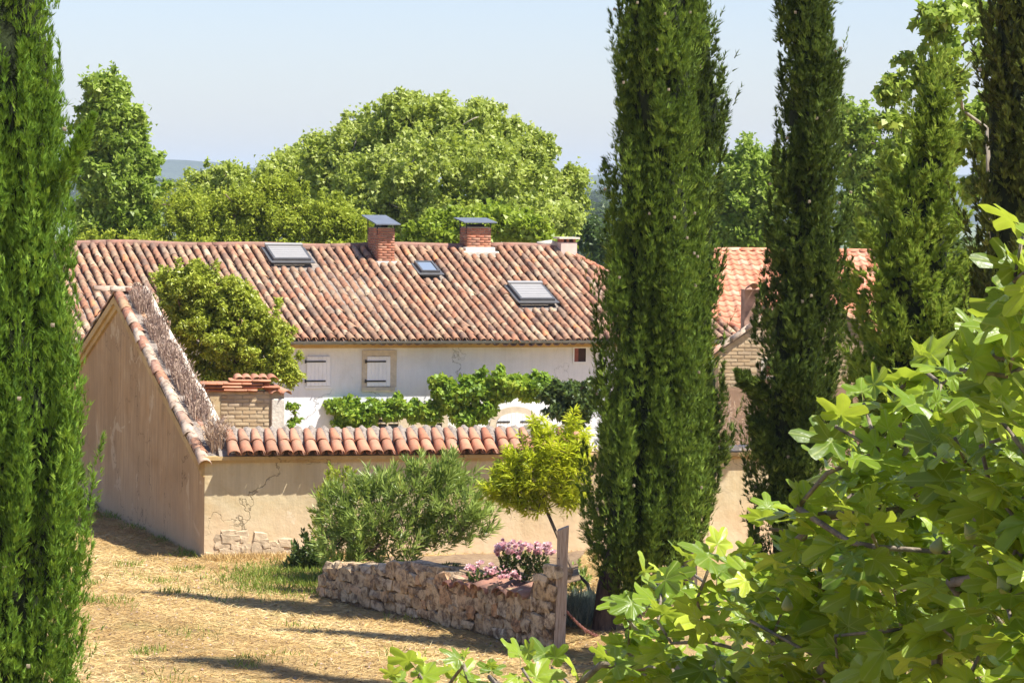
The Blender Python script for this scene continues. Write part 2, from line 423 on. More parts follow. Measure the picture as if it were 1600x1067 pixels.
def tri_geo(P, D, N, L, W):
    D = unit(D); S = unit(np.cross(D, N))
    V = np.stack([P - S * (W * .5)[:, None], P + S * (W * .5)[:, None], P + D * L[:, None]], 1).reshape(-1, 3)
    return V, np.arange(len(P) * 3).reshape(-1, 3)
def clumps(C, Rd, n, L, W, upb=0.35, hang=0.3, shell=0.45, cvar=0.35, tri=False):
    """leaves spread through ellipsoid clumps. C (k,3), Rd (k,3)"""
    k = len(C)
    wv = (Rd[:, 0] * Rd[:, 2]) ** .85
    ix = np.random.RandomState(k).choice(k, k * n, p=wv / wv.sum())
    d = rdir(k * n)
    d[:, 2] = np.where(rng.random(k * n) < 0.35, np.abs(d[:, 2]), d[:, 2])
    rr = shell + (1.08 - shell) * rng.random(k * n) ** 0.6 if not tri else np.minimum(np.abs(rng.normal(.55, .38, k * n)), 1.6)
    P = C[ix] + d * Rd[ix] * rr[:, None]
    N = unit(d * (0.22 if tri else 0.45) + rdir(k * n) * 0.85 + np.array([0, 0, upb]))
    T = unit(np.cross(N, rdir(k * n)))
    T[:, 2] -= hang
    s = rng.uniform(0.65, 1.25, k * n)
    cv = rng.random(k) * cvar
    v = cv[ix] + rng.random(k * n) * (1 - cvar)
    v = v * 0.85 + 0.1
    return (tri_geo(P, T, N, L * s, W * s) if tri else leaf_geo(P, T, N, L * s, W * s, 0.18, 0.1)), v

def skeleton(mb, root, targets, r_tip=0.012, power=0.42, jitter=0.08, start=None, sides=5, gravity=0.0):
    """tree of branches grown greedily from root to targets (list of Vector)"""
    nodes = [Vector(root)]; par = [-1]
    if start:
        for p in start:
            nodes.append(Vector(p)); par.append(len(nodes) - 2)
    first = len(nodes)
    arr = np.array([list(p) for p in nodes])
    rp = np.array(list(nodes[-1]))
    T = sorted(targets, key=lambda t: (Vector(t) - Vector(rp)).length)
    for t in T:
        t = Vector(t); ta = np.array(list(t))
        dist = np.linalg.norm(arr - ta, axis=1)
        dr = np.linalg.norm(arr - rp, axis=1); td = np.linalg.norm(ta - rp)
        cost = dist + np.where(dr > td, 5.0, 0) + np.where(arr[:, 2] > ta[2] + 0.2, 1.0, 0)
        cost[:max(0, first - 1)] += 3
        j = int(np.argmin(cost))
        a = nodes[j]
        dl = (t - a).length
        prev = j
        ns = max(1, min(4, int(dl / 0.35)))
        for q in range(1, ns + 1):
            f = q / ns
            p = a.lerp(t, f)
            if q < ns:
                p += Vector((rnd.uniform(-1, 1), rnd.uniform(-1, 1), rnd.uniform(-1, 1))) * jitter * dl - Vector((0, 0, 1)) * gravity * dl * f * (1 - f)
            nodes.append(p); par.append(prev); prev = len(nodes) - 1
            arr = np.vstack([arr, np.array([[*p]])])
    cnt = [0] * len(nodes)
    has = [False] * len(nodes)
    for i in range(len(nodes) - 1, 0, -1):
        if cnt[i] == 0: cnt[i] = 1
        cnt[par[i]] += cnt[i]
    rad = [r_tip * max(c, 1) ** power for c in cnt]
    ch = {}
    for i in range(1, len(nodes)): ch.setdefault(par[i], []).append(i)
    # chains
    stack = [(0, c) for c in ch.get(0, [])]
    while stack:
        a, b = stack.pop()
        pts = [nodes[a], nodes[b]]; rs = [rad[b], rad[b]]
        cur = b
        while cur in ch:
            nx = max(ch[cur], key=lambda i: cnt[i])
            for o in ch[cur]:
                if o != nx: stack.append((cur, o))
            pts.append(nodes[nx]); rs.append(rad[nx]); cur = nx
        mb.tube(pts, rs, sides)
    return nodes

# ------------------------------------------------------------------ terrain
def ground_z(x, y):
    x = np.asarray(x, float); y = np.asarray(y, float)
    z = np.interp(y, [-30, 0, 8, 14, 20, 28, 36, 52.5, 54.5, 60, 85, 110, 250, 600, 1500], [6.2, 4.3, 3.3, 2.3, 1.4, 0.55, 0.0, 0.0, -0.5, -1.4, -1.6, -2.6, -16, -30, -38])
    z_left = np.interp(y, [-30, 0, 8, 14, 20, 28, 36, 66, 85, 110, 250, 600, 1500], [6.2, 4.3, 3.3, 2.3, 1.4, 0.55, 0.0, 0.0, -1.4, -2.6, -16, -30, -38])
    wl = np.clip((-4.9 - (y - 51) * 0.34 + 0.15 - x) / 0.3, 0, 1)      # the lawn stays level outside the gable wall
    z = z * (1 - wl) + z_left * wl
    z = z + np.where((y > 30) & (y < 56), 0.05 * np.sin(x * 0.9 + 1) * np.cos(y * 0.7) , 0)
    # low bank running across the dry lawn
    z = z + 0.10 * np.exp(-((y - (39.6 + 0.25 * x * 0.2)) / 0.5) ** 2) * np.clip((x + 7) / 3, 0, 1) * (y < 45)
    # planting bed raised behind the rubble wall
    return z
xs = np.unique(np.concatenate([np.linspace(-9000, -200, 18), np.linspace(-200, -30, 18), np.linspace(-30, 30, 121), np.linspace(30, 200, 18), np.linspace(200, 9000, 18)]))
ys = np.unique(np.concatenate([np.linspace(-60, 30, 31), np.linspace(30, 60, 101), np.linspace(60, 250, 40), np.linspace(250, 1500, 20), np.linspace(1500, 12000, 20)]))
gx, gy = np.meshgrid(xs, ys)
gz = ground_z(gx, gy)
V = np.stack([gx, gy, gz], -1).reshape(-1, 3)
nx = len(xs)
ii = (np.arange(len(ys) - 1)[:, None] * nx + np.arange(nx - 1)[None, :]).ravel()
F = np.stack([ii, ii + 1, ii + nx + 1, ii + nx], 1)
t = NT('dry_lawn')
n1 = t.noise(0.8, 6, 0.6, dist=0.5); n2 = t.noise(7, 6, 0.7); n3 = t.noise(1.0, 7, 0.75, vec_scale=(30, 9, 9))
c = t.ramp(n2, [(0.3, (0.32, 0.19, 0.08)), (0.5, (0.54, 0.36, 0.15)), (0.7, (0.66, 0.47, 0.21))])
c = t.mix(t.ramp(n3, [(0.45, 0.0), (0.65, 0.7)]), c, (0.60, 0.46, 0.24))
c = t.mix(t.ramp(n1, [(0.52, 0.0), (0.68, 0.6)]), c, (0.24, 0.24, 0.07))
sp = t.n('SeparateXYZ'); t.l(t.coord(), sp.inputs[0])
mr = t.n('MapRange'); t.l(sp.outputs[1], mr.inputs[0]); mr.inputs[1].default_value = 75; mr.inputs[2].default_value = 95
c = t.mix(mr.outputs[0], c, t.ramp(t.noise(0.01, 3), [(0.4, (0.10, 0.14, 0.05)), (0.6, (0.20, 0.22, 0.09))]))
t.col(c).rough(0.95); t.bump(t.math('ADD', n2, n3), 1.0, 0.07)
M['ground'] = t.m
g = link('ground', np_mesh('ground', V, F, M['ground'], smooth=True))
tag(g, 'dry straw coloured lawn sloping down past the walls', None, None, 'structure')

# distant hills
def hill(pxs, tops, Y, name, col, depth=900):
    n = len(pxs)
    xs_ = np.linspace(pxs[0], pxs[-1], 160)
    hs = np.interp(xs_, pxs, tops)
    hs = hs + rng.normal(size=160) * 0.5
    rows = []
    for j, (dy, f) in enumerate([(-depth, -1.0), (-depth * 0.5, 0.45), (0, 1.0), (depth, 0.5), (2 * depth, -0.6)]):
        row = []
        for x_, h_ in zip(xs_, hs):
            p = at(x_, h_, Y)
            zt = p.z if f == 1.0 else (-38 + (p.z + 38) * max(f, 0) - (10 if f < 0 else 0))
            row.append((p.x, Y + dy, zt))
        rows.append(row)
    V = np.array(rows).reshape(-1, 3)
    ii = (np.arange(4)[:, None] * 160 + np.arange(159)[None, :]).ravel()
    F = np.stack([ii, ii + 1, ii + 161, ii + 160], 1)
    o = link(name, np_mesh(name, V, F, col, smooth=True))
    o['kind'] = 'structure'
    return o
mh = NT('wooded_hill'); nh = mh.noise(0.012, 6, 0.7); mh.col(mh.ramp(nh, [(0.35, (0.02, 0.04, 0.02)), (0.65, (0.06, 0.085, 0.04))])).rough(0.95)
mh.bump(nh, 1.0, 30)
hl = hill([-900, -300, 60, 200, 262, 300, 345, 390, 430, 520, 700, 850, 905, 940, 1100, 1400, 2000, 2600], [285, 268, 258, 256, 249, 251, 254, 262, 266, 272, 280, 283, 276, 273, 270, 276, 262, 285], 5200, 'hills', mh.m)
hl['label'] = 'low blue wooded hills on the far horizon'
# far woods as masses (nobody could count the trees)
def wood(name, label, px0, px1, py_top, Y, n, h, mat):
    P0 = at(px0, py_top, Y); P1 = at(px1, py_top, Y)
    C = []; Rd = []
    for i in range(n):
        f = rnd.random(); dy = rnd.uniform(0, Y * 0.12)
        zt = P0.lerp(P1, f).z + rnd.uniform(-0.25, 0.1) * h
        x = P0.lerp(P1, f).x; r_ = h * rnd.uniform(0.28, 0.45)
        for q in range(3):
            C.append((x + rnd.uniform(-.5, .5) * r_, Y + dy + rnd.uniform(-.5, .5) * r_, zt - r_ * (0.9 + q * 1.4))); Rd.append((r_ * 1.2, r_ * 1.2, r_ * 1.1))
    g_, v_ = clumps(np.array(C), np.array(Rd), 90, h * 0.12, h * 0.09)
    o = leaf_object(name, [g_], [v_], mat, None, 'stuff'); o['label'] = label; o['category'] = 'woodland'
    return o
wood('far_wood', 'hazy far off woodland on the plain seen between the trees', 880, 960, 304, 1500, 150, 12, LM['farwood'])
wood('far_wood', 'darker band of woodland nearer than the hazy plain', 880, 960, 325, 700, 110, 9, LM['farwood'])
wood('far_wood', 'grey green woodland on the plain below the left hills', 90, 560, 283, 1800, 300, 14, LM['farwood'])

# ------------------------------------------------------------------ canal tiles
def tile_template(L=0.46, r0=0.078, r1=0.098, seg=7, th=0.011, flat=0.82):
    """cover tile, upper end at y=0, lower wide end at y=-L, convex up"""
    V = []; F = []
    for y, r_ in ((0, r0), (-L * 0.5, (r0 + r1) / 2), (-L, r1)):
        for off in (0, -th):
            for i in range(seg + 1):
                a = pi * i / seg
                V.append((-(r_ + off) * cos(a), y, (r_ + off) * sin(a) * flat))
    n = seg + 1
    def vid(row, inner, i): return row * 2 * n + inner * n + i
    for row in (0, 1):
        for i in range(seg):
            F.append((vid(row, 0, i), vid(row, 0, i + 1), vid(row + 1, 0, i + 1), vid(row + 1, 0, i)))
    for i in range(seg):
        F.append((vid(0, 1, i), vid(2, 1, i), vid(2, 1, i + 1), vid(0, 1, i + 1)))
        F.append((vid(2, 0, i), vid(2, 0, i + 1), vid(2, 1, i + 1), vid(2, 1, i)))
        F.append((vid(0, 0, i + 1), vid(0, 0, i), vid(0, 1, i), vid(0, 1, i + 1)))
    F.append((vid(0, 0, 0), vid(2, 0, 0), vid(2, 1, 0), vid(0, 1, 0)))
    F.append((vid(0, 0, seg), vid(0, 1, seg), vid(2, 1, seg), vid(2, 0, seg)))
    return np.array(V, float), np.array(F, int)
TV, TF = tile_template(L=0.40, r0=0.068, r1=0.092, th=0.015, flat=0.9)
def bake(name, T_V, T_F, mats, mat, smooth=True):
    A = np.array([np.array(m_) for m_ in mats])
    V = np.einsum('nij,vj->nvi', A[:, :3, :3], T_V) + A[:, None, :3, 3]
    k = len(T_V)
    F = (T_F[None] + (np.arange(len(mats)) * k)[:, None, None]).reshape(-1, T_F.shape[1])
    return np_mesh(name, V.reshape(-1, 3), F, mat, smooth=smooth)
def auto_smooth_off(me):
    me.polygons.foreach_set('use_smooth', [False] * len(me.polygons))
def tile_me(name, mat, **k):
    V_, F_ = tile_template(**k)
    return np_mesh(name, V_, F_, mat, smooth=True)
def axes(O, x, y, z):
    m_ = Matrix((x, y, z)).transposed().to_4x4(); m_.translation = O
    return m_
def rj(a):
    return R(rnd.uniform(-a, a))

# ------------------------------------------------------------------ the farmhouse
TH = R(18)
hu = Vector((cos(TH), sin(TH), 0)); hn = Vector((sin(TH), -cos(TH), 0)); Z = Vector((0, 0, 1))
HO = at(690, 560, 73.5); HO.z = 0
def hface(px, py, off=0.0):
    p = hit(px, py, HO + hn * off, hn)
    q = p - HO
    return q.dot(hu), q.z
ez = hface(690, 529, 0.42)[1]                       # eave level
rz = hit(500, 384, HO - hn * 5.6, hn).z             # ridge level
HS = 5.6 + 0.42
house = empty('farmhouse', HO + Vector((0, 0, -1.6)), 'long white farmhouse under an old canal tiled roof behind the courtyard wall', 'house')
uL = hface(60, 528)[0]; uR = hface(1185, 528)[0]
ur_end = (hit(872, 386, HO - hn * 5.6, hn) - HO).dot(hu)
ue_end = hface(1185, 528, 0.42)[0]
def roof_pt(u, t_, lift=0.0):
    """t_ 0 at ridge .. 1 at eave"""
    b = -5.6 + HS * t_
    zz = rz + (ez - rz) * t_ - 0.06 * sin(pi * t_) + 0.03 * sin(u * 0.7) * sin(pi * t_ + 0.6) + 0.02 * sin(u * 1.9 + 1)
    return HO + hu * u + hn * b + Z * (zz + lift)
rslope = (hn * HS + Z * (ez - rz)).normalized()
rnorm = hu.cross(-rslope).normalized()
if rnorm.z < 0: rnorm = -rnorm
fr = frame_fn(HO, hu, hn)
mb = MB()
mb.box(fr, uL, uR, -11.2, 0, -1.9, ez - 0.10)
wall = mb.build('wall', M['white'], house)
# gable wedge and roof deck
mb = MB()
def rect_u(t_): return ur_end + (ue_end - ur_end) * t_
A = [roof_pt(uL - 0.3, 0, -0.10), roof_pt(rect_u(0), 0, -0.10), roof_pt(rect_u(1), 1, -0.10), roof_pt(uL - 0.3, 1, -0.10)]
B = [HO + hu * (uL - 0.3) + hn * (-11.6) + Z * (ez - 0.1), HO + hu * ue_end + hn * (-11.6) + Z * (ez - 0.1)]
mb.quad(A[0], A[3], A[2], A[1])
mb.quad(A[0], A[1], B[1], B[0])
mb.quad(A[1], A[2], B[1])
mb.quad(A[0], B[0], A[3])
mb.quad(A[3], B[0], B[1], A[2])
roof = mb.build('roof', M['mortar'], house)
# skylights data: centre px, width, length
SK = [(449, 402, 0.92, 1.02, 'shutter'), (666.5, 425, 0.46, 0.72, 'glass'), (829, 463, 0.86, 1.12, 'shutter')]
rp0 = roof_pt(0, 0); 
def on_roof(px, py, lift=0.0):
    p = hit(px, py, roof_pt(0, 0.5) + rnorm * lift, rnorm)
    q = p - HO
    return q.dot(hu), (q.dot(hn) + 5.6) / HS
CH = []
c1 = on_roof(603, 412); c2 = on_roof(748, 396)
blocked = []
for (px, py, w_, l_, k_) in SK:
    u_, t_ = on_roof(px, py)
    blocked.append((u_ - w_ / 2 - 0.10, u_ + w_ / 2 + 0.10, t_ - l_ / 2 / HS - 0.02, t_ + l_ / 2 / HS + 0.045))
blocked.append((c1[0] - 0.27, c1[0] + 0.25, c1[1] - 1.0 / HS, c1[1] + 0.02))
blocked.append((c2[0] - 0.42, c2[0] + 0.42, -0.1, c2[1] + 0.02))
covers = []; chans = []
sp_u = 0.209; ex = 0.285
ncol = int((ue_end - uL) / sp_u) + 1
nrow = int(math.hypot(HS, ez - rz) / ex) + 1
slen = math.hypot(HS, ez - rz)
for i in range(ncol):
    u0 = uL + (i + 0.5) * sp_u
    wob = rnd.uniform(-0.012, 0.012)
    for j in range(nrow):
        s0 = slen + 0.03 - (j + 1) * ex        # upper end distance from ridge
        if s0 < -0.15: continue
        t0 = (s0 + ex / 2) / slen
        if u0 > rect_u(t0) - 0.05: continue
        if any(b[0] < u0 < b[1] and b[2] < t0 + 0.01 and t0 - 0.01 < b[3] for b in blocked): continue
        P = roof_pt(u0 + wob + rnd.uniform(-.008, .008), s0 / slen, 0.0)
        P2 = roof_pt(u0 + wob, (s0 + ex) / slen, 0.0)
        d = (P2 - P).normalized()
        x = hu; zz = x.cross(-d).normalized()
        m_ = axes(P + zz * (0.012 + 0.0), x, -d, zz) @ Matrix.Rotation(rj(3.4), 4, 'Z') @ Matrix.Rotation(R(3.4) + rj(1.0), 4, 'X') @ Matrix.Rotation(rj(4), 4, 'Y')
        s_ = rnd.uniform(0.88, 1.06)
        m_ = m_ @ Matrix.Diagonal((s_, 1, s_, 1))
        if rnd.random() < 0.02: m_ = m_ @ Matrix.Translation((0, -rnd.uniform(.03, .08), .01)) @ Matrix.Rotation(rj(11), 4, 'Z')
        covers.append((P, m_))
        # channel tile between, concave up
        Pc = roof_pt(u0 + sp_u / 2 + wob, s0 / slen, -0.01)
        mc = axes(Pc, -x, -d, -zz) @ Matrix.Rotation(R(-2.2), 4, 'X')
        chans.append(mc)
camv = EYE
vis = [c for c in covers if 120 < (CX + FPX * (c[0] - EYE).dot(rt) / (c[0] - EYE).dot(fwd)) < 925]
vis.sort(key=lambda c: (c[0] - EYE).length)
# the lowest rows under the eave line up nearest the viewer: those are separate tiles
near = set(id(c) for c in vis[:300])
tm = tile_me('roof_tile', M['tile_old'], L=0.40, r0=0.068, r1=0.092, th=0.015, flat=0.9)
for c in covers:
    if id(c) in near:
        link('roof_tile', tm, roof, c[1])
o = link('upper_roof_tiles', bake('upper_roof_tiles', TV, TF, [c[1] for c in covers if id(c) not in near], M['tile_old']), roof); o['kind'] = 'stuff'
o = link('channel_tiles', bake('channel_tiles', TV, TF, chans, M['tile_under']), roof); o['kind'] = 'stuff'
# ridge tiles laid along the ridge in mortar
rm = tile_me('ridge_tile', M['tile_brown'], L=0.46, r0=0.10, r1=0.115, flat=0.75)
mb = MB()
mb.tube([roof_pt(uL + i * 0.5, 0, -0.03) for i in range(int((ur_end - uL) / 0.5) + 1)] + [roof_pt(ur_end, 0, -0.03)], 0.115, 8)
mb.build('ridge_mortar', M['tile_brown'], roof)
x_ = uL
while x_ < ur_end:
    P = roof_pt(x_ + 0.42, 0, -0.01 + rnd.uniform(-.01, .01))
    if not (c2[0] - 0.4 < x_ + 0.2 < c2[0] + 0.4):
        link('ridge_tile', rm, roof, axes(P, -hn, hu, Z) @ Matrix.Rotation(R(1.5) + rj(1.5), 4, 'X') @ Matrix.Rotation(rj(3), 4, 'Z'))
    x_ += 0.37
hm = tile_me('hip_tile', M['tile_orange'], L=0.48, r0=0.10, r1=0.12)
for q in range(18):
    t_ = q / 17.6
    P = roof_pt(rect_u(t_), t_, 0.05); P2 = roof_pt(rect_u(t_ + 0.02), t_ + 0.02, 0.05)
    d = (P2 - P).normalized(); x = d.cross(Z).normalized()
    link('hip_tile', hm, roof, axes(P, x, -d, x.cross(-d)) @ Matrix.Rotation(R(2), 4, 'X'))
mb = MB(); mb.tube([roof_pt(rect_u(0) - 0.55, 0, 0.06), roof_pt(rect_u(0) - 0.2, 0, 0.10), roof_pt(rect_u(0) + 0.05, 0.005, 0.06)], [0.06, 0.085, 0.08], 8)
mb.build('ridge_end_mortar', M['lime'], roof, True)
# fascia, cornice band, gutter
mb = MB(); mb.box(fr, uL, ue_end - 0.05, 0.002, 0.30, ez - 0.16, ez - 0.075); mb.box(fr, uL, ue_end - 0.05, 0.003, 0.16, ez - 0.22, ez - 0.165); mb.build('cornice', M['cornice'], house)
gy_ = 0.50
mb = MB()
seg = 6
pts = []
for uu in (uL, ue_end):
    ring = [fr(uu, gy_ - 0.07 * cos(pi * i / seg), ez - 0.045 - 0.075 * sin(pi * i / seg)) for i in range(seg + 1)]
    ring += [fr(uu, gy_ + 0.062 * cos(pi * i / seg), ez - 0.045 - 0.066 * sin(pi * i / seg)) for i in range(seg + 1)]
    pts.append(ring)
k = len(pts[0])
mb.add(pts[0] + pts[1], [(i, (i + 1) % k, k + (i + 1) % k, k + i) for i in range(k)])
mb.build('gutter', M['zinc'], house, False)
for uu in np.arange(uL + 0.5, ue_end, 0.9):
    mb = MB(); mb.box(fr, uu, uu + 0.025, 0.30, 0.43, ez - 0.09, ez - 0.06); mb.box(fr, uu, uu + 0.025, 0.43, 0.572, ez - 0.128, ez - 0.122); mb.build('gutter_bracket', M['zinc'], house)

# skylights
for (px, py, w_, l_, k_) in SK:
    u_, t_ = on_roof(px, py)
    c0 = roof_pt(u_, t_, 0.0)
    f_ = frame_fn(c0, hu, rslope, rnorm)
    mb = MB(); e = 0.045; H0, H1 = -0.02, 0.14
    mb.box(f_, -w_/2, w_/2, -l_/2, -l_/2 + e, H0, H1); mb.box(f_, -w_/2, w_/2, l_/2 - e, l_/2, H0, H1)
    mb.box(f_, -w_/2, -w_/2 + e, -l_/2 + e, l_/2 - e, H0, H1); mb.box(f_, w_/2 - e, w_/2, -l_/2 + e, l_/2 - e, H0, H1)
    mb.box(f_, -w_/2 - 0.08, w_/2 + 0.08, l_/2 + 0.002, l_/2 + 0.13, 0.07, 0.085)
    mb.box(f_, -w_/2 - 0.08, -w_/2 - 0.002, -l_/2, l_/2, 0.02, 0.07); mb.box(f_, w_/2 + 0.002, w_/2 + 0.08, -l_/2, l_/2, 0.02, 0.07)
    sk = mb.build('skylight', M['sky_frame'], house)
    mb = MB()
    if k_ == 'shutter':
        n_ = 11
        for q in range(n_):
            y0 = -l_/2 + 0.12 + (l_ - 0.18) * q / n_; y1 = -l_/2 + 0.12 + (l_ - 0.18) * (q + 0.9) / n_
            mbs = MB(); mbs.box(f_, -w_/2 + e + 0.002, w_/2 - e - 0.002, y0, y1, 0.115, 0.143 + 0.003 * (q % 2)); mbs.build('slat', M['slat'], sk)
        mb.box(f_, -w_/2 - 0.005, w_/2 + 0.005, -l_/2 - 0.01, -l_/2 + 0.115, 0.142, 0.18)
        mb.build('roller_housing', M['slat'], sk)
    else:
        mb.box(f_, -w_/2 + e, w_/2 - e, -l_/2 + e, l_/2 - e, 0.10, 0.115); mb.build('pane', M['skyglass'], sk)

# chimneys
BR_V = np.array([(x, y, z) for z in (0, 1) for (x, y) in ((0, 0), (1, 0), (1, 1), (0, 1))], float)
BR_F = np.array([(3, 2, 1, 0), (4, 5, 6, 7), (0, 1, 5, 4), (1, 2, 6, 5), (2, 3, 7, 6), (3, 0, 4, 7)])
def brick_shell(f_, x0, x1, y0, y1, z0, z1, bl=0.22, bh=0.062, gap=0.012, proud=0.012):
    """bricks standing proud on four faces of a block: list of 4x4 matrices for the unit cube"""
    out = []
    org = f_(0, 0, 0); ax = f_(1, 0, 0) - org; ay = f_(0, 1, 0) - org; az = f_(0, 0, 1) - org
    row = 0; z = z0
    while z < z1 - 0.02:
        h = min(bh, z1 - z) - gap
        for face in range(4):
            L_ = (x1 - x0) if face % 2 == 0 else (y1 - y0)
            s = -bl * 0.5 * (row % 2)
            while s < L_:
                a = max(s, 0); b = min(s + bl, L_)
                if b - a > 0.04:
                    p = proud * rnd.uniform(0.6, 1.5)
                    a2, b2 = a + (gap / 2 if a > 0 else -0.006), b - (gap / 2 if b < L_ else -0.006)
                    if face == 0: c0, sx, sy = (x0 + a2, y1 - 0.02, z), b2 - a2, 0.02 + p
                    elif face == 2: c0, sx, sy = (x0 + a2, y0 - p, z), b2 - a2, 0.02 + p
                    elif face == 1: c0, sx, sy = (x1 - 0.02, y0 + a2 + .008, z), 0.02 + p, b2 - a2 - .016
                    else: c0, sx, sy = (x0 - p, y0 + a2 + .008, z), 0.02 + p, b2 - a2 - .016
                    m_ = axes(f_(*c0), ax * sx, ay * sy, az * h)
                    out.append(m_)
                s += bl
        row += 1; z += bh
    return out
def chimney(u_, t_, w_, dpt, top_py, base_drop, plinth, capw, capd, capz, tilt, px):
    foot = roof_pt(u_, t_)
    b_ = (foot - HO).dot(hn)
    f_ = frame_fn(Vector((foot.x, foot.y, 0)), hu, hn)
    zt = at(px, top_py, foot.y).z
    zb = foot.z - 0.2
    mb = MB(); mb.box(f_, -w_/2 + .004, w_/2 - .004, -dpt, 0, zb, zt)
    ch = mb.build('chimney', M['mortar_warm'], house)
    ms = brick_shell(f_, -w_/2, w_/2, -dpt, 0, zb + 0.05, zt - 0.003)
    o = link('bricks', bake('bricks', BR_V, BR_F, ms, M['brick'], False), ch); o['kind'] = 'stuff'
    mb = MB()
    if plinth:
        mb.box(f_, -w_/2 - 0.09, w_/2 + 0.09, -dpt - 0.05, 0.13, zb, foot.z + 0.11); mb.box(f_, -w_/2 - 0.16, w_/2 + 0.16, -dpt - 0.05, 0.24, zb - 0.1, foot.z + 0.01)
    else:
        mb.box(f_, -w_/2 - 0.06, w_/2 + 0.16, -0.3, 0.13, zb - 0.05, foot.z + 0.035)
    bevel(mb.build('flashing', M['lime'], ch), 0.02)
    for sx in (-w_/2 - 0.022, w_/2 + 0.002):
        for sy in (-dpt + 0.02, -0.06):
            mb = MB(); mb.box(f_, sx, sx + 0.02, sy, sy + 0.035, zt - 0.18, zt + capz + (0.0 if sy > -0.1 else tilt * 0.8)); mb.build('cap_post', M['iron'], ch)
    mb = MB()
    x0, x1, y0, y1 = -capw/2, capw/2, -dpt/2 - capd/2, -dpt/2 + capd/2
    P = [f_(x0, y0, zt + capz + tilt), f_(x1, y0, zt + capz + tilt), f_(x1, y1, zt + capz), f_(x0, y1, zt + capz)]
    mb.hexa(P + [p + Z * 0.025 for p in P]); mb.build('cap_plate', M['slate'], ch)
    mb = MB(); mb.box(f_, -w_/2 + .12, w_/2 - .12, -dpt + .15, -.15, zt, zt + 0.07); mb.build('flue', M['iron'], ch)
chimney(c1[0], c1[1], 0.40, 0.95, 356, 0.2, False, 0.62, 1.35, 0.07, 0.20, 603)
chimney(c2[0], c2[1], 0.60, 0.62, 355, 0.2, True, 0.86, 0.9, 0.10, 0.10, 748)
# pale third chimney behind the ridge
p3 = at(889, 400, 79.9)
f3 = frame_fn(Vector((p3.x, p3.y, 0)), hu, hn)
z3 = at(889, 379, 79.9).z
mb = MB(); mb.box(f3, -.21, .21, -.4, 0, p3.z - 0.7, z3); ch3 = mb.build('chimney', simple('pinkish_render', (0.62, 0.5, 0.43), 0.9, 0.08, 6), house)
mb = MB()
for q in (-.19, -.06, .12): mb.box(f3, q, q + .06, -.36, -.02, z3, z3 + 0.085)
mb.build('vent_bricks', M['brick'], ch3)
mb = MB(); mb.box(f3, -.27, .27, -.46, .05, z3 + .087, z3 + .13); mb.build('cap_slab', M['lime'], ch3)

# shuttered windows
def shutter_window(x0, y0, x1, y1, framed):
    a0, c1_ = hface(x0, y0); a1, c0_ = hface(x1, y1)
    wn = MB()
    if framed:
        fw = 0.11
        wn.box(fr, a0 - fw, a0, 0.003, 0.03, c0_ - 0.02, c1_ + 0.14); wn.box(fr, a1, a1 + fw + .04, 0.003, 0.03, c0_ - 0.02, c1_ + 0.14)
        wn.box(fr, a0, a1, 0.003, 0.032, c1_ + 0.01, c1_ + 0.145); wn.box(fr, a0 - fw, a1 + fw, 0.003, 0.06, c0_ - 0.11, c0_ - 0.02)
    else:
        wn.box(fr, a0 - 0.03, a1 + 0.03, 0.003, 0.035, c0_ - 0.05, c0_ - 0.012)
    win = wn.build('shuttered_window', M['stone_frame'] if framed else M['shutter'], house)
    n_ = 6; wd = (a1 - a0) / n_
    for q in range(n_):
        mb = MB(); mb.box(fr, a0 + q * wd + 0.003, a0 + (q + 1) * wd - 0.003, 0.012, 0.046 + rnd.uniform(0, .003), c0_, c1_)
        bevel(mb.build('shutter_board', M['shutter'], win), 0.004)
    mb = MB(); mb.box(fr, a0 + .01, a1 - .01, 0.006, 0.040, c0_ + .01, c1_ - .01); mb.build('shutter_back', M['shutter'], win)
    for cc in (c0_ + 0.10, c1_ - 0.13):
        mb = MB(); mb.box(fr, a0 - 0.03, a0 + (a1 - a0) * 0.8, 0.052, 0.064, cc, cc + 0.035); mb.box(fr, a0 - 0.05, a0 - 0.02, 0.03, 0.075, cc - 0.02, cc + 0.055); mb.build('strap_hinge', M['iron'], win)
shutter_window(479, 557, 515, 603, False)
shutter_window(573, 557, 609, 603, True)
# small square window
a0, cc1 = hface(897, 544); a1, cc0 = hface(915, 565)
mb = MB(); mb.box(fr, a0, a1, 0.003, 0.006, cc0, cc1)  # flat plate on the wall, shade of the room put into its colour
sw = mb.build('small_window', M['room_shade'], house)
mb = MB(); mb.box(fr, a0 - .03, a0, 0.003, 0.03, cc0 - .03, cc1 + .03); mb.box(fr, a1, a1 + .03, 0.003, 0.03, cc0 - .03, cc1 + .03); mb.box(fr, a0, a1, 0.003, 0.03, cc1, cc1 + .03); mb.box(fr, a0, a1, 0.003, 0.04, cc0 - .03, cc0); mb.build('frame', M['shutter'], sw)
mb = MB(); mb.box(fr, a0, a0 + 0.10, 0.007, 0.022, cc0, cc1); mb.build('reveal', M['redwood'], sw)
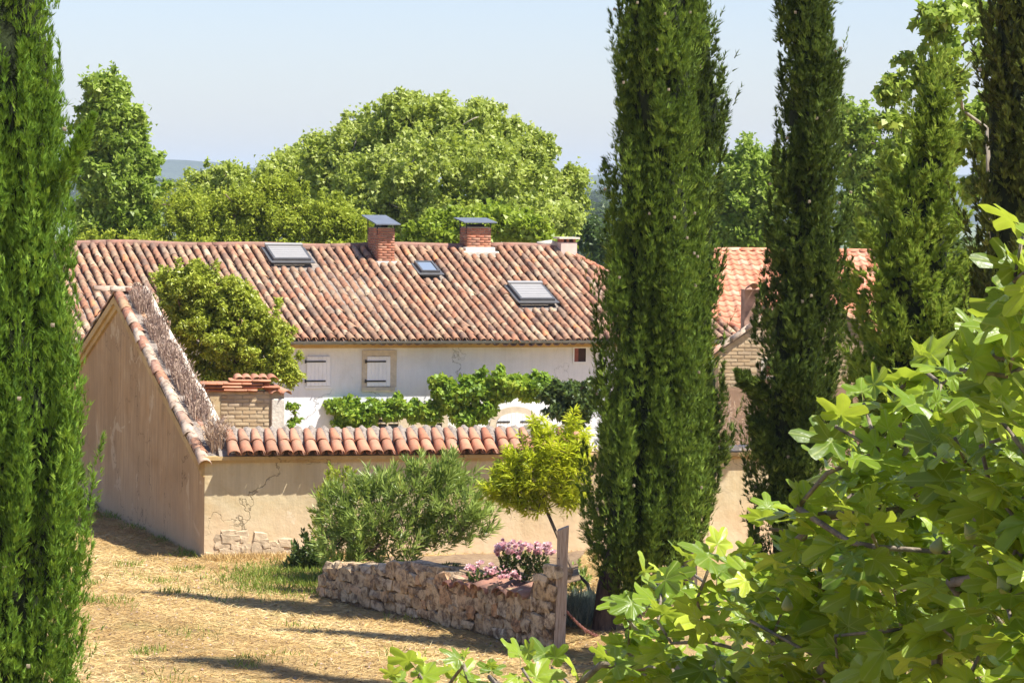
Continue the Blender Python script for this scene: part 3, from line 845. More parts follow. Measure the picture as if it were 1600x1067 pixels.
# arched shutters
a0, ct = hface(775, 650); a1, _ = hface(833, 650)
ac = (a0 + a1) / 2; aw = (a1 - a0) / 2; zspr = hface(800, 661)[1]; rise = hface(800, 645)[1] - zspr
def arch_z(a, grow=0.0): 
    q = min(1, abs(a - ac) / (aw + grow)); return zspr + (rise + grow) * math.sqrt(max(0, 1 - q * q))
mb = MB()
N_ = 16; ring = []
for i in range(N_):
    p0 = -1 + 2 * i / N_; p1 = -1 + 2 * (i + 1) / N_
    th0 = pi * (1 - i / N_); th1 = pi * (1 - (i + 1) / N_)
    o0 = (ac + (aw + .15) * cos(th0), zspr + (rise + .15) * sin(th0)); o1 = (ac + (aw + .15) * cos(th1), zspr + (rise + .15) * sin(th1))
    i0 = (ac + aw * cos(th0), zspr + rise * sin(th0)); i1 = (ac + aw * cos(th1), zspr + rise * sin(th1))
    P = [fr(i0[0], .003, i0[1]), fr(i1[0], .003, i1[1]), fr(o1[0], .003, o1[1]), fr(o0[0], .003, o0[1])]
    mb.hexa(P + [p + hn * 0.03 for p in P])
mb.box(fr, ac - aw - .15, ac - aw, .003, .033, -1.5, zspr); mb.box(fr, ac + aw, ac + aw + .15, .003, .033, -1.5, zspr)
aw_o = mb.build('arched_window', M['stone_frame'], house)
nb = 10
for i in range(nb):
    x0 = ac - aw + 2 * aw * i / nb + .004; x1 = ac - aw + 2 * aw * (i + 1) / nb - .004
    P = [fr(x0, .01, -0.6), fr(x1, .01, -0.6), fr(x1, .01, arch_z(x1)), fr(x0, .01, arch_z(x0))]
    mb = MB(); mb.hexa(P + [p + hn * 0.035 for p in P]); mb.build('shutter_board', M['shutter'], aw_o)
for s in (-1, 1):
    mb = MB(); zz_ = hface(800, 661)[1] + 0.02
    x0 = ac + s * (aw - 0.02); x1 = ac + s * (aw * 0.28)
    mb.box(fr, min(x0, x1), max(x0, x1), 0.047, 0.058, zz_, zz_ + 0.035); mb.build('strap_hinge', M['iron'], aw_o)
# ground floor openings under the vine
for (x0, x1) in ((556, 581), (588, 622), (672, 690)):
    a0, c1_ = hface(x0, 655); a1, _ = hface(x1, 655)
    mb = MB(); mb.box(fr, a0, a1, 0.006, 0.012, -1.0, c1_)
    wn = mb.build('window', M['glass'], house)
    mb = MB(); mb.box(fr, a0 - .05, a0, 0.006, 0.04, -1, c1_ + .05); mb.box(fr, a1, a1 + .05, 0.006, 0.04, -1, c1_ + .05); mb.box(fr, a0, a1, 0.006, 0.04, c1_, c1_ + .05)
    mb.box(fr, (a0 + a1) / 2 - .02, (a0 + a1) / 2 + .02, 0.013, 0.03, -1, c1_); mb.box(fr, a0, (a0+a1)/2 - .02, 0.013, 0.03, 0.55, .58); mb.box(fr, (a0+a1)/2 + .02, a1, 0.013, 0.03, 0.55, .58)
    mb.build('window_frame', M['stone_frame'], wn)
a0, c1_ = hface(540, 650); a1, _ = hface(700, 650)
mb = MB(); mb.box(fr, a0, a1, 0.0015, 0.0045, -1.5, c1_); mb.build('stone_facing', M['stone_frame'], house)
# floodlight
fp = hface(552, 622)
fl = empty('floodlight', fr(fp[0], 0.02, fp[1]), 'small black floodlight on the white wall above the vine', 'lamp')
ff = frame_fn(fr(fp[0], 0.0, fp[1]), hu, hn)
mb = MB(); mb.box(ff, -.085, .085, .10, .16, -.06, .06); bevel(mb.build('housing', M['iron'], fl), .01)
mb = MB(); mb.box(ff, -.065, .065, .161, .167, -.045, .045); mb.build('lens', M['slat'], fl)
mb = MB(); mb.tube([ff(-.03, .005, -.15), ff(-.07, .05, -.12), ff(-.085, .1, -.02)], .012, 5); mb.build('bracket', M['iron'], fl)

# ------------------------------------------------------------------ orange-roofed wing behind, right
wing = empty('rear_wing', at(1230, 520, 82), 'rear wing with a bright orange clay tiled roof between the cypresses', 'house')
wu = Vector((cos(R(5)), sin(R(5)), 0)); wn_ = Vector((sin(R(5)), -cos(R(5)), 0))
W0 = at(1230, 392, 88)
wz1 = W0.z; wO = Vector((W0.x, W0.y, 0))
wz0 = wz1 - 2.55; wrun = 6.0
def wp(u, t_, l=0): return wO + wu * u + wn_ * (wrun * t_) + Z * (wz1 + (wz0 - wz1) * t_ + l)
w_l = (at(1000, 392, 86) - wO).dot(wu); w_r = (at(1362, 392, 88) - wO).dot(wu)
mb = MB(); 
mb.quad(wp(w_l, 0, -.08), wp(w_l, 1, -.08), wp(w_r, 1, -.08), wp(w_r, 0, -.08))
bk = [wO + wu * w_l - wn_ * 6 + Z * wz0, wO + wu * w_r - wn_ * 6 + Z * wz0]
mb.quad(wp(w_l, 0, -.08), wp(w_r, 0, -.08), bk[1], bk[0])
wroof = mb.build('roof', M['mortar'], wing)
mb = MB(); ffw = frame_fn(wO, wu, wn_)
mb.box(ffw, w_l + .2, w_r - .2, -5.8, wrun - 0.2, -3.0, wz0 - 0.1); mb.build('wall', M['beige'], wing)
mb = MB(); mb.quad(wp(w_l + .2, 0, -.1), ffw(w_l + .2, -5.8, wz0 - .1), ffw(w_l + .2, wrun - .2, wz0 - .1)); mb.quad(wp(w_r - .2, 0, -.1), ffw(w_r - .2, wrun - .2, wz0 - .1), ffw(w_r - .2, -5.8, wz0 - .1)); mb.build('gable', M['beige'], wing)
def wavetile():   # interlocking roman tile: wave section
    V_ = []; F_ = []
    for r_, (y, z) in enumerate(((0, 0), (-0.36, 0.0))):
        for i in range(9):
            x = -0.13 + 0.26 * i / 8
            V_.append((x, y, 0.045 * max(0, cos((x + 0.02) / 0.26 * 2 * pi)) ** 0.8 + (0.028 if r_ else 0)))
    for i in range(9): V_.append((V_[9 + i][0], -0.36, V_[9 + i][2] - 0.02))
    for i in range(8):
        F_.append((i, i + 1, 10 + i, 9 + i)); F_.append((9 + i, 10 + i, 19 + i, 18 + i))
    return np.array(V_), np.array(F_)
wtV, wtF = wavetile()
wtm = np_mesh('roof_tile', wtV, wtF[:, ::-1], M['tile_orange'], smooth=True)
wd = (wp(0, 1) - wp(0, 0)).normalized(); wsl = (wp(0, 1) - wp(0, 0)).length
wnn = wu.cross(-wd).normalized()
near_l = []; rest = []
for j in range(int(wsl / 0.33)):
    u_ = w_l
    while u_ < w_r:
        P = wp(u_ + .13, 0) + wd * (j * 0.33) + wnn * 0.0
        m_ = axes(P, wu, -wd, wnn) @ Matrix.Rotation(rj(0.6), 4, 'Z')
        pxx = CX + FPX * (P - EYE).dot(rt) / (P - EYE).dot(fwd)
        (near_l if 1120 < pxx < 1215 and len(near_l) < 300 else rest).append(m_)
        u_ += 0.255
for m_ in near_l: link('roof_tile', wtm, wroof, m_)
o = link('far_roof_tiles', bake('far_roof_tiles', wtV, wtF[:, ::-1], rest, M['tile_orange']), wroof); o['kind'] = 'stuff'
rt2 = tile_me('ridge_tile', M['tile_orange'], L=0.42, r0=0.10, r1=0.115)
u_ = w_l
while u_ < w_r:
    link('ridge_tile', rt2, wroof, axes(wp(u_ + .4, 0, .0), -wn_, wu, Z) @ Matrix.Rotation(R(2), 4, 'X')); u_ += 0.37

# ------------------------------------------------------------------ straw-coloured brick gable building
GB = at(1170, 650, 62.0)
bu = Vector((cos(R(8)), sin(R(8)), 0)); bn = Vector((sin(R(8)), -cos(R(8)), 0))
bO = Vector((GB.x, GB.y, 0)); fb = frame_fn(bO, bu, bn)
barn = empty('brick_barn', bO + Vector((0, 0, -1.5)), 'straw coloured brick barn gable with a small white framed window, between two cypresses', 'barn')
def bface(px, py, off=0.0):
    p = hit(px, py, bO + bn * off, bn) - bO
    return p.dot(bu), p.z
bl_, bz1 = bface(1122, 548); pk_u, pk_z = bface(1262, 452); brr = 2 * pk_u - bl_
bz_mid = bface(1170, 605)[1]
mb = MB()
for b0, b1 in ((-0.42, 0),):
    P = [(bl_, -1.6), (brr, -1.6), (brr, bz1), (pk_u, pk_z), (bl_, bz1)]
    f0 = [fb(a, b1, c) for a, c in P]; f1 = [fb(a, b0, c) for a, c in P]
    mb.add(f0 + f1, [(0, 1, 2, 3, 4), (9, 8, 7, 6, 5)] + [(i, 5 + i, 5 + (i + 1) % 5, (i + 1) % 5) for i in range(5)])
# side and back

mb.build('wall', M['mortar_warm'], barn)
def vz(a): return bz1 + (pk_z - bz1) * (1 - abs(a - pk_u) / (pk_u - bl_))
wx0, wz_1 = bface(1189, 560); wx1, wz_0 = bface(1222, 592)
ms = []
z = bz_mid; row = 0
while z < pk_z:
    a = bl_ - 0.13 * (row % 2)
    while a < brr:
        a_0, a_1 = max(a, bl_), min(a + 0.26, brr)
        zc = z + 0.06
        if a_1 - a_0 > 0.05 and vz(a_0) > zc + .02 and vz(a_1) > zc + .02 and not (a_1 > wx0 - .02 and a_0 < wx1 + .02 and z < wz_1 + .02 and zc > wz_0 - .02):
            ms.append((a_0, axes(fb(a_0 + .006, 0, z), bu * (a_1 - a_0 - .022), bn * rnd.uniform(0.005, 0.012), Z * 0.056)))
        a += 0.26
    z += 0.07; row += 1
cube = np_mesh('brick', BR_V, BR_F, M['adobe'])
ms.sort(key=lambda q: q[0])
for k_, (a, m_) in enumerate(ms):
    if k_ < 290: link('brick', cube, barn, m_)
if len(ms) > 290:
    o = link('far_bricks', bake('far_bricks', BR_V, BR_F, [m_ for a, m_ in ms[290:]], M['adobe'], False), barn); o['kind'] = 'stuff'
mb = MB(); mb.box(fb, bl_ + .004, brr, 0.002, 0.014, -1.6, bz_mid - .01); mb.build('render', M['brownplaster'], barn)
mb = MB()
mb.box(fb, wx0, wx0 + .09, .0, .05, wz_0, wz_1); mb.box(fb, wx1 - .09, wx1, .0, .05, wz_0, wz_1); mb.box(fb, wx0 + .09, wx1 - .09, .0, .05, wz_1 - .12, wz_1); mb.box(fb, wx0 + .09, wx1 - .09, .0, .06, wz_0, wz_0 + .06)
wn = mb.build('window', M['lime'], barn)
mb = MB(); mb.box(fb, wx0 + .09, wx1 - .09, .001, .012, wz_0 + .06, wz_1 - .12); mb.build('pane', M['redwood'], wn)
# verge tiles of the barn and its roof planes
vt = tile_me('verge_tile', M['tile_lichen'], r0=0.09, r1=0.11)
for s in (-1, 1):
    d = ((fb(bl_, 0, bz1) if s < 0 else fb(brr, 0, bz1)) - fb(pk_u, 0, pk_z)); Ld = d.length; d.normalize()
    for q in range(int(Ld / 0.34) + 1):
        P = fb(pk_u, 0.0, pk_z + 0.03) + d * (q * 0.34)
        zz = (-bn).cross(-d) if s < 0 else bn.cross(-d)
        if zz.z < 0: zz = -zz
        x = (-d).cross(zz)
        link('verge_tile', vt, barn, axes(P, x, -d, zz) @ Matrix.Rotation(R(2) + rj(1), 4, 'X') @ Matrix.Rotation(rj(3), 4, 'Z'))
    mb = MB(); e_ = bl_ - .15 if s < 0 else brr + .15
    P = [fb(pk_u, 0.02, pk_z), fb(pk_u, -.5, pk_z), fb(e_, -.5, bz1 - .08), fb(e_, 0.02, bz1 - .08)]
    mb.hexa([p - Z * .05 for p in P] + P); mb.build('coping', M['mortar'], barn)
# brick stub on its roof
sx, sz = bface(1174, 500, -0.3); stz = bface(1174, 452, -0.3)[1]
mb = MB(); mb.box(fb, sx - .18, sx + .14, -.45, -.1, sz - 1.0, stz); mb_o = mb.build('chimney', simple('stained_brick', (0.36, 0.23, 0.17), 0.9, 0.45, 5), barn)
vt2 = tile_me('cap_tile', M['tile_brown'])
for q in (0, 1):
    link('cap_tile', vt2, mb_o, axes(fb(sx - .10 + q * .18, -.10, stz + .0), bu, -bn, Z) @ Matrix.Rotation(R(-8), 4, 'X'))
# eave of the house seen just left of the barn is part of the farmhouse roof

# ------------------------------------------------------------------ courtyard wall
TW = R(13.5)
cu = Vector((cos(TW), sin(TW), 0)); cn = Vector((sin(TW), -cos(TW), 0))
C0 = gnd(318, 880); 
s_fix = 51.0 / C0.y
C0 = at(320, 715, 51.0); C0.z = 0
fc = frame_fn(C0, cu, cn)
def cface(px, py, off=0.0):
    p = hit(px, py, C0 + cn * off, cn) - C0
    return p.dot(cu), p.z
wt = cface(500, 722)[1]          # under cornice
wtt = cface(500, 708)[1]         # cornice top
cend = cface(1300, 722)[0]
tl = cface(905, 700)[0]; ts = cface(352, 700)[0]
cw = empty('courtyard_wall', C0.copy(), 'long beige plastered courtyard wall topped with terracotta tiles, crossing the picture', 'wall')
mb = MB()
nseg = 40
mb.box(fc, 0, cend, -0.45, 0, -0.6, wt); bw = mb.build('plaster_wall', M['beige'], cw)
mb = MB(); mb.box(fc, -0.04, cend, -0.46, 0.035, wt + .002, wt + .05); mb.box(fc, -0.05, cend, -0.48, 0.10, wt + .052, wtt - .035); mb.build('cornice', M['cornice'], cw)
# sloping mortar bed behind the tiles
tanb = 0.5
mb = MB()
P = [(0.06, wtt - .033), (-0.56, wtt - .008), (-0.56, wtt + 0.02 + 0.62 * tanb)]
for k_, (a0, a1) in enumerate(((ts - 0.1, tl),)):
    q = [fc(a0, b, c) for b, c in P] + [fc(a1, b, c) for b, c in P]
    mb.add(q, [(0, 1, 2), (5, 4, 3), (0, 3, 4, 1), (1, 4, 5, 2), (2, 5, 3, 0)])
mb.build('coping_mortar', M['mortar'], cw)
wd_ = (cn * 1.0 - Z * tanb).normalized(); wnn_ = cu.cross(-wd_).normalized()
ct1 = tile_me('coping_tile', M['tile_new'], L=0.40, r0=0.078, r1=0.108, flat=0.85)
ct3 = tile_me('coping_tile', M['tile_new'], L=0.40, r0=0.05, r1=0.094, flat=0.8)
ct2 = tile_me('channel_tile', M['tile_brown'], L=0.40, r0=0.10, r1=0.085, flat=0.6)
a = ts + 0.1; k_ = 0
while a < tl:
    jx = rnd.uniform(-.012, .012)
    Pl = fc(a + jx, 0.235, wtt + 0.015)
    for q, (sd, lift) in enumerate(((0.37, 0.02), (0.70, 0.022))):
        P = Pl - wd_ * sd + wnn_ * lift
        if q == 1: P -= wnn_ * 0.0
        link('coping_tile', ct1 if q == 0 else ct3, cw, axes(P, cu, -wd_, wnn_) @ Matrix.Rotation(rj(3), 4, 'Z') @ Matrix.Rotation((R(2.5) if q == 0 else R(-1.0)) + rj(1), 4, 'X'))
    Pc = fc(a + jx + .106, 0.205, wtt + 0.01)
    Pc = Pc - wd_ * 0.40 + wnn_ * .035
    link('channel_tile', ct2, cw, axes(Pc, -cu, -wd_, -wnn_) @ Matrix.Rotation(rj(2), 4, 'Z') @ Matrix.Rotation(R(-1.5), 4, 'X'))
    a += 0.212; k_ += 1
# lumps of mortar between the covers
mb = MB()
lump_V = []
nl = int((tl - ts) / 0.212)
NN = 70
V_ = []; F_ = []
gx_ = np.linspace(ts, tl, nl * 6); gy_l = np.linspace(0, 1, 7)
for i, x in enumerate(gx_):
    for j, yv in enumerate(gy_l):
        b = -0.06 - 0.48 * yv
        zz_ = wtt + 0.075 + (0.06 - b) * tanb + (0.03 + .03 * yv) * (0.5 - 0.5 * cos((x - ts - 0.1) / 0.212 * 2 * pi)) + rnd.uniform(-.016, .016)
        if j == 0: zz_ -= 0.07
        if j == 6: zz_ -= 0.03
        p = fc(x, b + rnd.uniform(-.012, .012), zz_); V_.append(tuple(p))
for i in range(len(gx_) - 1):
    for j in range(6):
        a_ = i * 7 + j; F_.append((a_, a_ + 7, a_ + 8, a_ + 1))
link('joint_mortar', np_mesh('joint_mortar', np.array(V_), np.array(F_), M['mortar'], smooth=True), cw)
# rubble left along the untiled right end
def rock_mesh(name, mat, seed, flat=1.0, bumpy=0.16):
    r_ = random.Random(seed)
    import bmesh
    bm = bmesh.new(); bmesh.ops.create_cube(bm, size=1.0)
    bmesh.ops.subdivide_edges(bm, edges=bm.edges[:], cuts=1, use_grid_fill=True)
    for v_ in bm.verts:
        c = v_.co; ln = c.length
        sph = c.normalized() * 0.62
        v_.co = c.lerp(sph, 0.3) + Vector((r_.uniform(-1, 1), r_.uniform(-1, 1), r_.uniform(-1, 1))) * bumpy * 0.55
    me = bpy.data.meshes.new(name); bm.to_mesh(me); bm.free()
    me.materials.append(mat)
    return me
lime_rocks = [rock_mesh('loose_stone', M['lime'], 50 + i) for i in range(3)]
a = tl + 0.05
while a < cend:
    s1, s2 = rnd.uniform(.10, .24), rnd.uniform(.05, .10)
    Mx = Matrix.Translation(fc(a, rnd.uniform(-.25, -.02), wtt + s2 * .4)) @ Matrix.Rotation(rnd.uniform(0, 3), 4, 'Z') @ Matrix.Diagonal((s1, s1 * .8, s2, 1))
    link('loose_stone', rnd.choice(lime_rocks), cw, Mx)
    a += rnd.uniform(.08, .16)
# broken footing stones at the left foot of the wall
ft = [rock_mesh('footing_stone', M['footing'], 70 + i) for i in range(3)]
for i in range(60):
    a = rnd.uniform(0.02, 2.1); z_ = rnd.random() ** 1.6 * 0.42 * (1 - abs(a - 0.6) / 1.6)
    Mx = Matrix.Translation(fc(a, -0.004, z_ + 0.02)) @ Matrix.Rotation(TW + rj(8), 4, 'Z') @ Matrix.Rotation(rj(12), 4, 'Y') @ Matrix.Diagonal((rnd.uniform(.12, .30), rnd.uniform(.03, .05), rnd.uniform(.08, .17), 1))
    link('footing_stone', ft[i % 3], cw, Mx)

# ------------------------------------------------------------------ gable wall
TG = R(18.8)
gd = Vector((-sin(TG), cos(TG), 0)); gin = Vector((cos(TG), sin(TG), 0))   # gd runs away, gin to the inside (right)
fg = frame_fn(C0, gd, gin)
gpk = 6.6
zc0 = wtt + 0.0
gn = (-gin)
def gface(px, py): 
    p = hit(px, py, C0, gn) - C0
    return p.dot(gd), p.z
gt, gz_pk = gface(186, 462)
gz_pk = gz_pk; gpk = gt
g0 = wt + 0.02
gw = empty('gable_wall', C0 + gd * 3, 'tall ochre plastered gable wall of the roofless outbuilding, left of the courtyard wall', 'wall')
gend = 2 * gpk
def gzt(t_): 
    return g0 + (gz_pk - g0) * (1 - abs(t_ - gpk) / gpk)
mb = MB()
P = [(0.02, -0.8), (gend, -0.8), (gend, g0), (gpk, gz_pk - .02), (0.02, g0)]
q0 = [fg(a, 0, c) for a, c in P]; q1 = [fg(a, 0.45, c) for a, c in P]
mb.add(q0 + q1, [(4, 3, 2, 1, 0), (5, 6, 7, 8, 9)] + [((i + 1) % 5, 5 + (i + 1) % 5, 5 + i, i) for i in range(5)])
mb.build('plaster_wall', M['ochre'], gw)
for s in (0, 1):   # raking cornice
    t0, t1 = (0.0, gpk) if s == 0 else (gpk, gend)
    for (pr, d0, d1) in ((0.05, -0.24, -0.14), (0.10, -0.139, -0.01)):
        mb = MB()
        P = [fg(t0, -pr, gzt(t0) + d0), fg(t1, -pr, gzt(t1) + d0), fg(t1, -0.001, gzt(t1) + d0), fg(t0, -0.001, gzt(t0) + d0)]
        mb.hexa(P + [p + Z * (d1 - d0) for p in P]); mb.build('cornice', M['cornice'], gw)
gt1 = tile_me('verge_tile', M['tile_lichen'], L=0.50, r0=0.085, r1=0.11, flat=0.9)
sl_ = (fg(0, 0, g0) - fg(gpk, 0, gz_pk)); Lg = sl_.length; sl_.normalize()
for s in (0, 1):
    d = sl_ if s == 0 else (fg(gend, 0, g0) - fg(gpk, 0, gz_pk)).normalized()
    # edge row, and two rows further in that are mostly buried
    for row, off in enumerate((0.0, 0.24, 0.42)):
        q = 0.0
        while q < Lg + .1:
            if row == 0 and q < Lg - .15 or q < Lg - .6 and (rnd.random() < 0.3 or row == 2 and rnd.random() < .5):
                P = fg(gpk, off - 0.02, gz_pk + 0.05 - (0.05 if row else 0)) + d * q
                x = gin if s == 1 else gin
                zz = x.cross(-d); 
                if zz.z < 0: x = -x; zz = -zz
                link('verge_tile', gt1, gw, axes(P, x, -d, zz) @ Matrix.Rotation(rj(4), 4, 'Z') @ Matrix.Rotation(R(2.5) + rj(1.5), 4, 'X'))
            q += 0.36
# bed of earth and mortar on the coping
mb = MB()
for s in (0, 1):
    e_ = 0 if s == 0 else gend
    P = [fg(gpk, 0.02, gz_pk - .03), fg(e_, 0.02, g0 - .03), fg(e_, 0.50, g0 - .03), fg(gpk, 0.50, gz_pk - .03)]
    if s: P = P[::-1]
    mb.hexa(P + [p + Z * .10 for p in P])
mb.build('coping_bed', M['mortar'], gw)
mb = MB(); pts = [fg(gpk, .47, gz_pk + .09) + sl_ * (Lg * q / 14) + Vector((rnd.uniform(-.02, .02), 0, rnd.uniform(-.03, .03))) for q in range(15)]
mb.tube(pts, [rnd.uniform(.06, .10) for _ in pts], 7); mb.build('mortar_ridge', M['lime'], gw, True)
kt = tile_me('peak_tile', M['tile_lichen'], L=0.42, r0=0.10, r1=0.12)
for q in range(3):
    link('peak_tile', kt, gw, axes(fg(gpk, -.04 + q * .28, gz_pk + .10 - q * .01), gd, -gin, Z) @ Matrix.Rotation(R(180), 4, 'Z') @ Matrix.Rotation(R(2), 4, 'X') @ Matrix.Rotation(rj(5), 4, 'Z'))
# dried plants rooted on the coping
dl = ['dried brown stonecrop growing highest on the gable coping', 'dried stonecrop clump second from the gable peak', 'dried stonecrop clump halfway down the gable coping', 'dried stonecrop clump just below the middle of the gable coping', 'dried stonecrop clump beside the ruined brick pillar', 'tall straw coloured dried clump at the foot of the gable coping']
for i, f_ in enumerate((0.10, 0.28, 0.45, 0.60, 0.75, 0.955)):
    n = 430 if i < 5 else 340
    base = fg(gpk, 0.27, gz_pk + 0.05) + sl_ * (Lg * f_)
    e = empty('dried_plant', base, dl[i], 'plant', 'dried plants on the gable coping')
    s_ = rng.uniform(-0.42, 0.42, n) * (1 if i < 5 else .55)
    Pn = np.array([list(base)]) + np.outer(s_, np.array(list(sl_))) + np.outer(rng.uniform(-.15, .17, n), np.array(list(gin)))
    D = np.stack([rng.normal(0, .16, n), rng.normal(0, .16, n), np.ones(n)], 1)
    L_ = rng.uniform(.14, .36, n) * (1.0 if i < 5 else 1.5)
    N_ = rdir(n); N_[:, 2] = 0
    g_ = leaf_geo(Pn, D, N_, L_, np.full(n, .016), 0.2)
    vv = rng.random(n) * .7 + (0.0 if i < 5 else .3)
    tips = Pn + unit(D) * (L_ * .85)[:, None]
    g2 = leaf_geo(tips, unit(D + rdir(n) * .8), N_, L_ * .22, np.full(n, .022), .2)
    leaf_object('stems', [g_, g2], [vv, vv], LM['dry'], e)

# ------------------------------------------------------------------ ruined brick pillar
PY = 55.2
pO = at(380, 640, PY); pO.z = 0
pu = Vector((cos(R(10)), sin(R(10)), 0)); pn = Vector((sin(R(10)), -cos(R(10)), 0))
fp_ = frame_fn(pO, pu, pn)
def pface(px, py, off=0.0):
    p = hit(px, py, pO + pn * off, pn) - pO
    return p.dot(pu), p.z
ruin = empty('ruined_pier', pO + Vector((0, 0, -.4)), 'ruined pale brick pier capped with red tiles behind the tiled wall', 'ruin')
pa0, pz = pface(312, 612); pa1, _ = pface(444, 612); pz0 = pface(380, 668)[1] - 1.6
pm0, _ = pface(345, 620); pm1, _ = pface(422, 620)
mb = MB(); mb.box(fp_, pa0, pa1, -.5, 0, pz0, pz); mb.build('core', M['mortar_warm'], ruin)
ms = []
z = pface(380, 690)[1]; row = 0
while z < pz - .03:
    a = pm0 - .12 * (row % 2)
    while a < pm1:
        a_0, a_1 = max(a, pm0), min(a + .25, pm1)
        if a_1 - a_0 > .05 and rnd.random() > .05:
            m_ = axes(fp_(a_0 + .006, 0, z + rnd.uniform(-.004, .004)), pu * (a_1 - a_0 - .022), pn * rnd.uniform(.005, .016), Z * .055)
            link('brick', cube, ruin, m_)
        a += .25
    z += .068; row += 1
mb = MB(); mb.box(fp_, pm1 + .02, pa1 + .01, .002, .05, pz0, pz - .12); bevel(mb.build('plaster_edge', M['lime'], ruin), .015)
mb = MB(); mb.box(fp_, pa0, pm0 - .01, .002, .03, pz0, pz - .06); mb.build('plaster_panel', M['beige'], ruin)
rb = np_mesh('cap_brick', BR_V, BR_F, M['tile_new'])
for row, (x0, x1, zo) in enumerate(((314, 402, 0.0), (316, 436, .055), (314, 420, .11), (360, 424, .165))):
    a_0 = pface(x0, 610)[0]; a_e = pface(x1, 610)[0]
    while a_0 < a_e - .08:
        l_ = min(rnd.uniform(.3, .42), a_e - a_0)
        m_ = axes(fp_(a_0, -.40 + rnd.uniform(-.02, .02), pz + zo + .002), pu * (l_ - .006), pn * rnd.uniform(.46, .52), Z * .048) @ Matrix.Rotation(rj(1), 4, 'Z')
        link('cap_brick', rb, ruin, m_); a_0 += l_
rt3 = tile_me('cap_tile', M['tile_new'], L=.42)
for q in range(5):
    a_ = pface(374 + q * 13, 600)[0]
    dd = (pn - Z * .12).normalized()
    up_ = pu.cross(-dd)
    link('cap_tile', rt3, ruin, axes(fp_(a_, -.40, pz + .235), pu, -dd, up_) @ Matrix.Rotation(rj(4), 4, 'Z'))
for q in range(2):
    a_ = pface(424 + q * 14, 618)[0]
    dd = (pn * .8 + pu * .5 - Z * .25).normalized(); x = Z.cross(-dd).normalized() * -1; x = (-dd).cross(Z).normalized()
    link('cap_tile', rt3, ruin, axes(fp_(a_ - .1, -.28, pz + .06), x, -dd, x.cross(-dd)) @ Matrix.Rotation(rj(6), 4, 'Z'))

# ------------------------------------------------------------------ rubble garden wall
SL = gnd(506, 931); SR = gnd(869, 1019)
su = (SR - SL); SLEN = su.length; su.normalize(); sn = Vector((su.y, -su.x, 0)).normalized()
if sn.y > 0: sn = -sn
fs = frame_fn(SL, su, sn)
def sface(px, py, off=0.0):
    p = hit(px, py, SL + sn * off, sn) - SL
    return p.dot(su), p.z
prof = [sface(*q) for q in ((504, 885), (540, 883), (575, 888), (612, 884), (655, 884), (690, 893), (704, 908), (750, 914), (800, 924), (832, 926), (836, 899), (850, 893), (869, 888))]
pr_a = [p[0] for p in prof]; pr_z = [p[1] for p in prof]
def stop(a): return float(np.interp(a, pr_a, pr_z))
gw2 = empty('rubble_wall', SL.copy(), 'low rubble stone garden wall with earth bed behind, in front of the oleander', 'wall')
na = 60; nz_ = 10
V_ = []; F_ = []
al = np.linspace(-0.02, SLEN, na)
for i, a in enumerate(al):
    zt = stop(a) - 0.05
    col = [(0.0 + rnd.uniform(-.012, .012), -.25 + (zt + .25) * j / (nz_ - 1)) for j in range(nz_)] + [(-.18, zt + .02 + rnd.uniform(-.02, .02)), (-.38, zt + rnd.uniform(-.03, .01)), (-.38, -.25)]
    for b, c in col: V_.append(tuple(fs(a + (min(b, 0) * 1.1 * (a / SLEN) ** 6 if b < -.1 else 0), b + (.018 if b > -.1 else 0), c)))
k_ = nz_ + 3
for i in range(na - 1):
    for j in range(k_ - 1):
        q = i * k_ + j; F_.append((q, q + k_, q + k_ + 1, q + 1))
F_ = [f for f in F_]
me = bpy.data.meshes.new('mortar_core'); 
me.from_pydata(V_, [], F_ + [tuple(range(k_)), tuple(range((na - 1) * k_, na * k_))[::-1]]); me.materials.append(M['stone_mortar']); me.update()
link('mortar_core', me, gw2)
stones = [rock_mesh('stone', M['stone'], i, bumpy=0.22) for i in range(12)]
z = 0.02; nst = 0
while z < 1.15:
    h0 = rnd.uniform(.13, .24)
    a = rnd.uniform(-.1, 0)
    while a < SLEN:
        wd = rnd.uniform(.13, .36) * (1.1 if a < 2.2 else 0.9); h = h0 * rnd.uniform(.7, 1.3)
        ac_ = a + wd / 2
        if z + h * 0.75 < stop(ac_) + .03 and 0 < ac_ < SLEN - .08:
            Mx = Matrix.Translation(fs(ac_, 0.005 + rnd.uniform(-.015, .012), z + h / 2 + rnd.uniform(-.02, .02))) @ axes(Vector((0, 0, 0)), su, -sn, Z) @ Matrix.Rotation(rj(8), 4, 'Y') @ Matrix.Diagonal((wd * 1.02, rnd.uniform(.09, .15), h * .98, 1))
            link('stone', rnd.choice(stones), gw2, Mx); nst += 1
        a += wd + rnd.uniform(.0, .025)
    z += h0 * .92
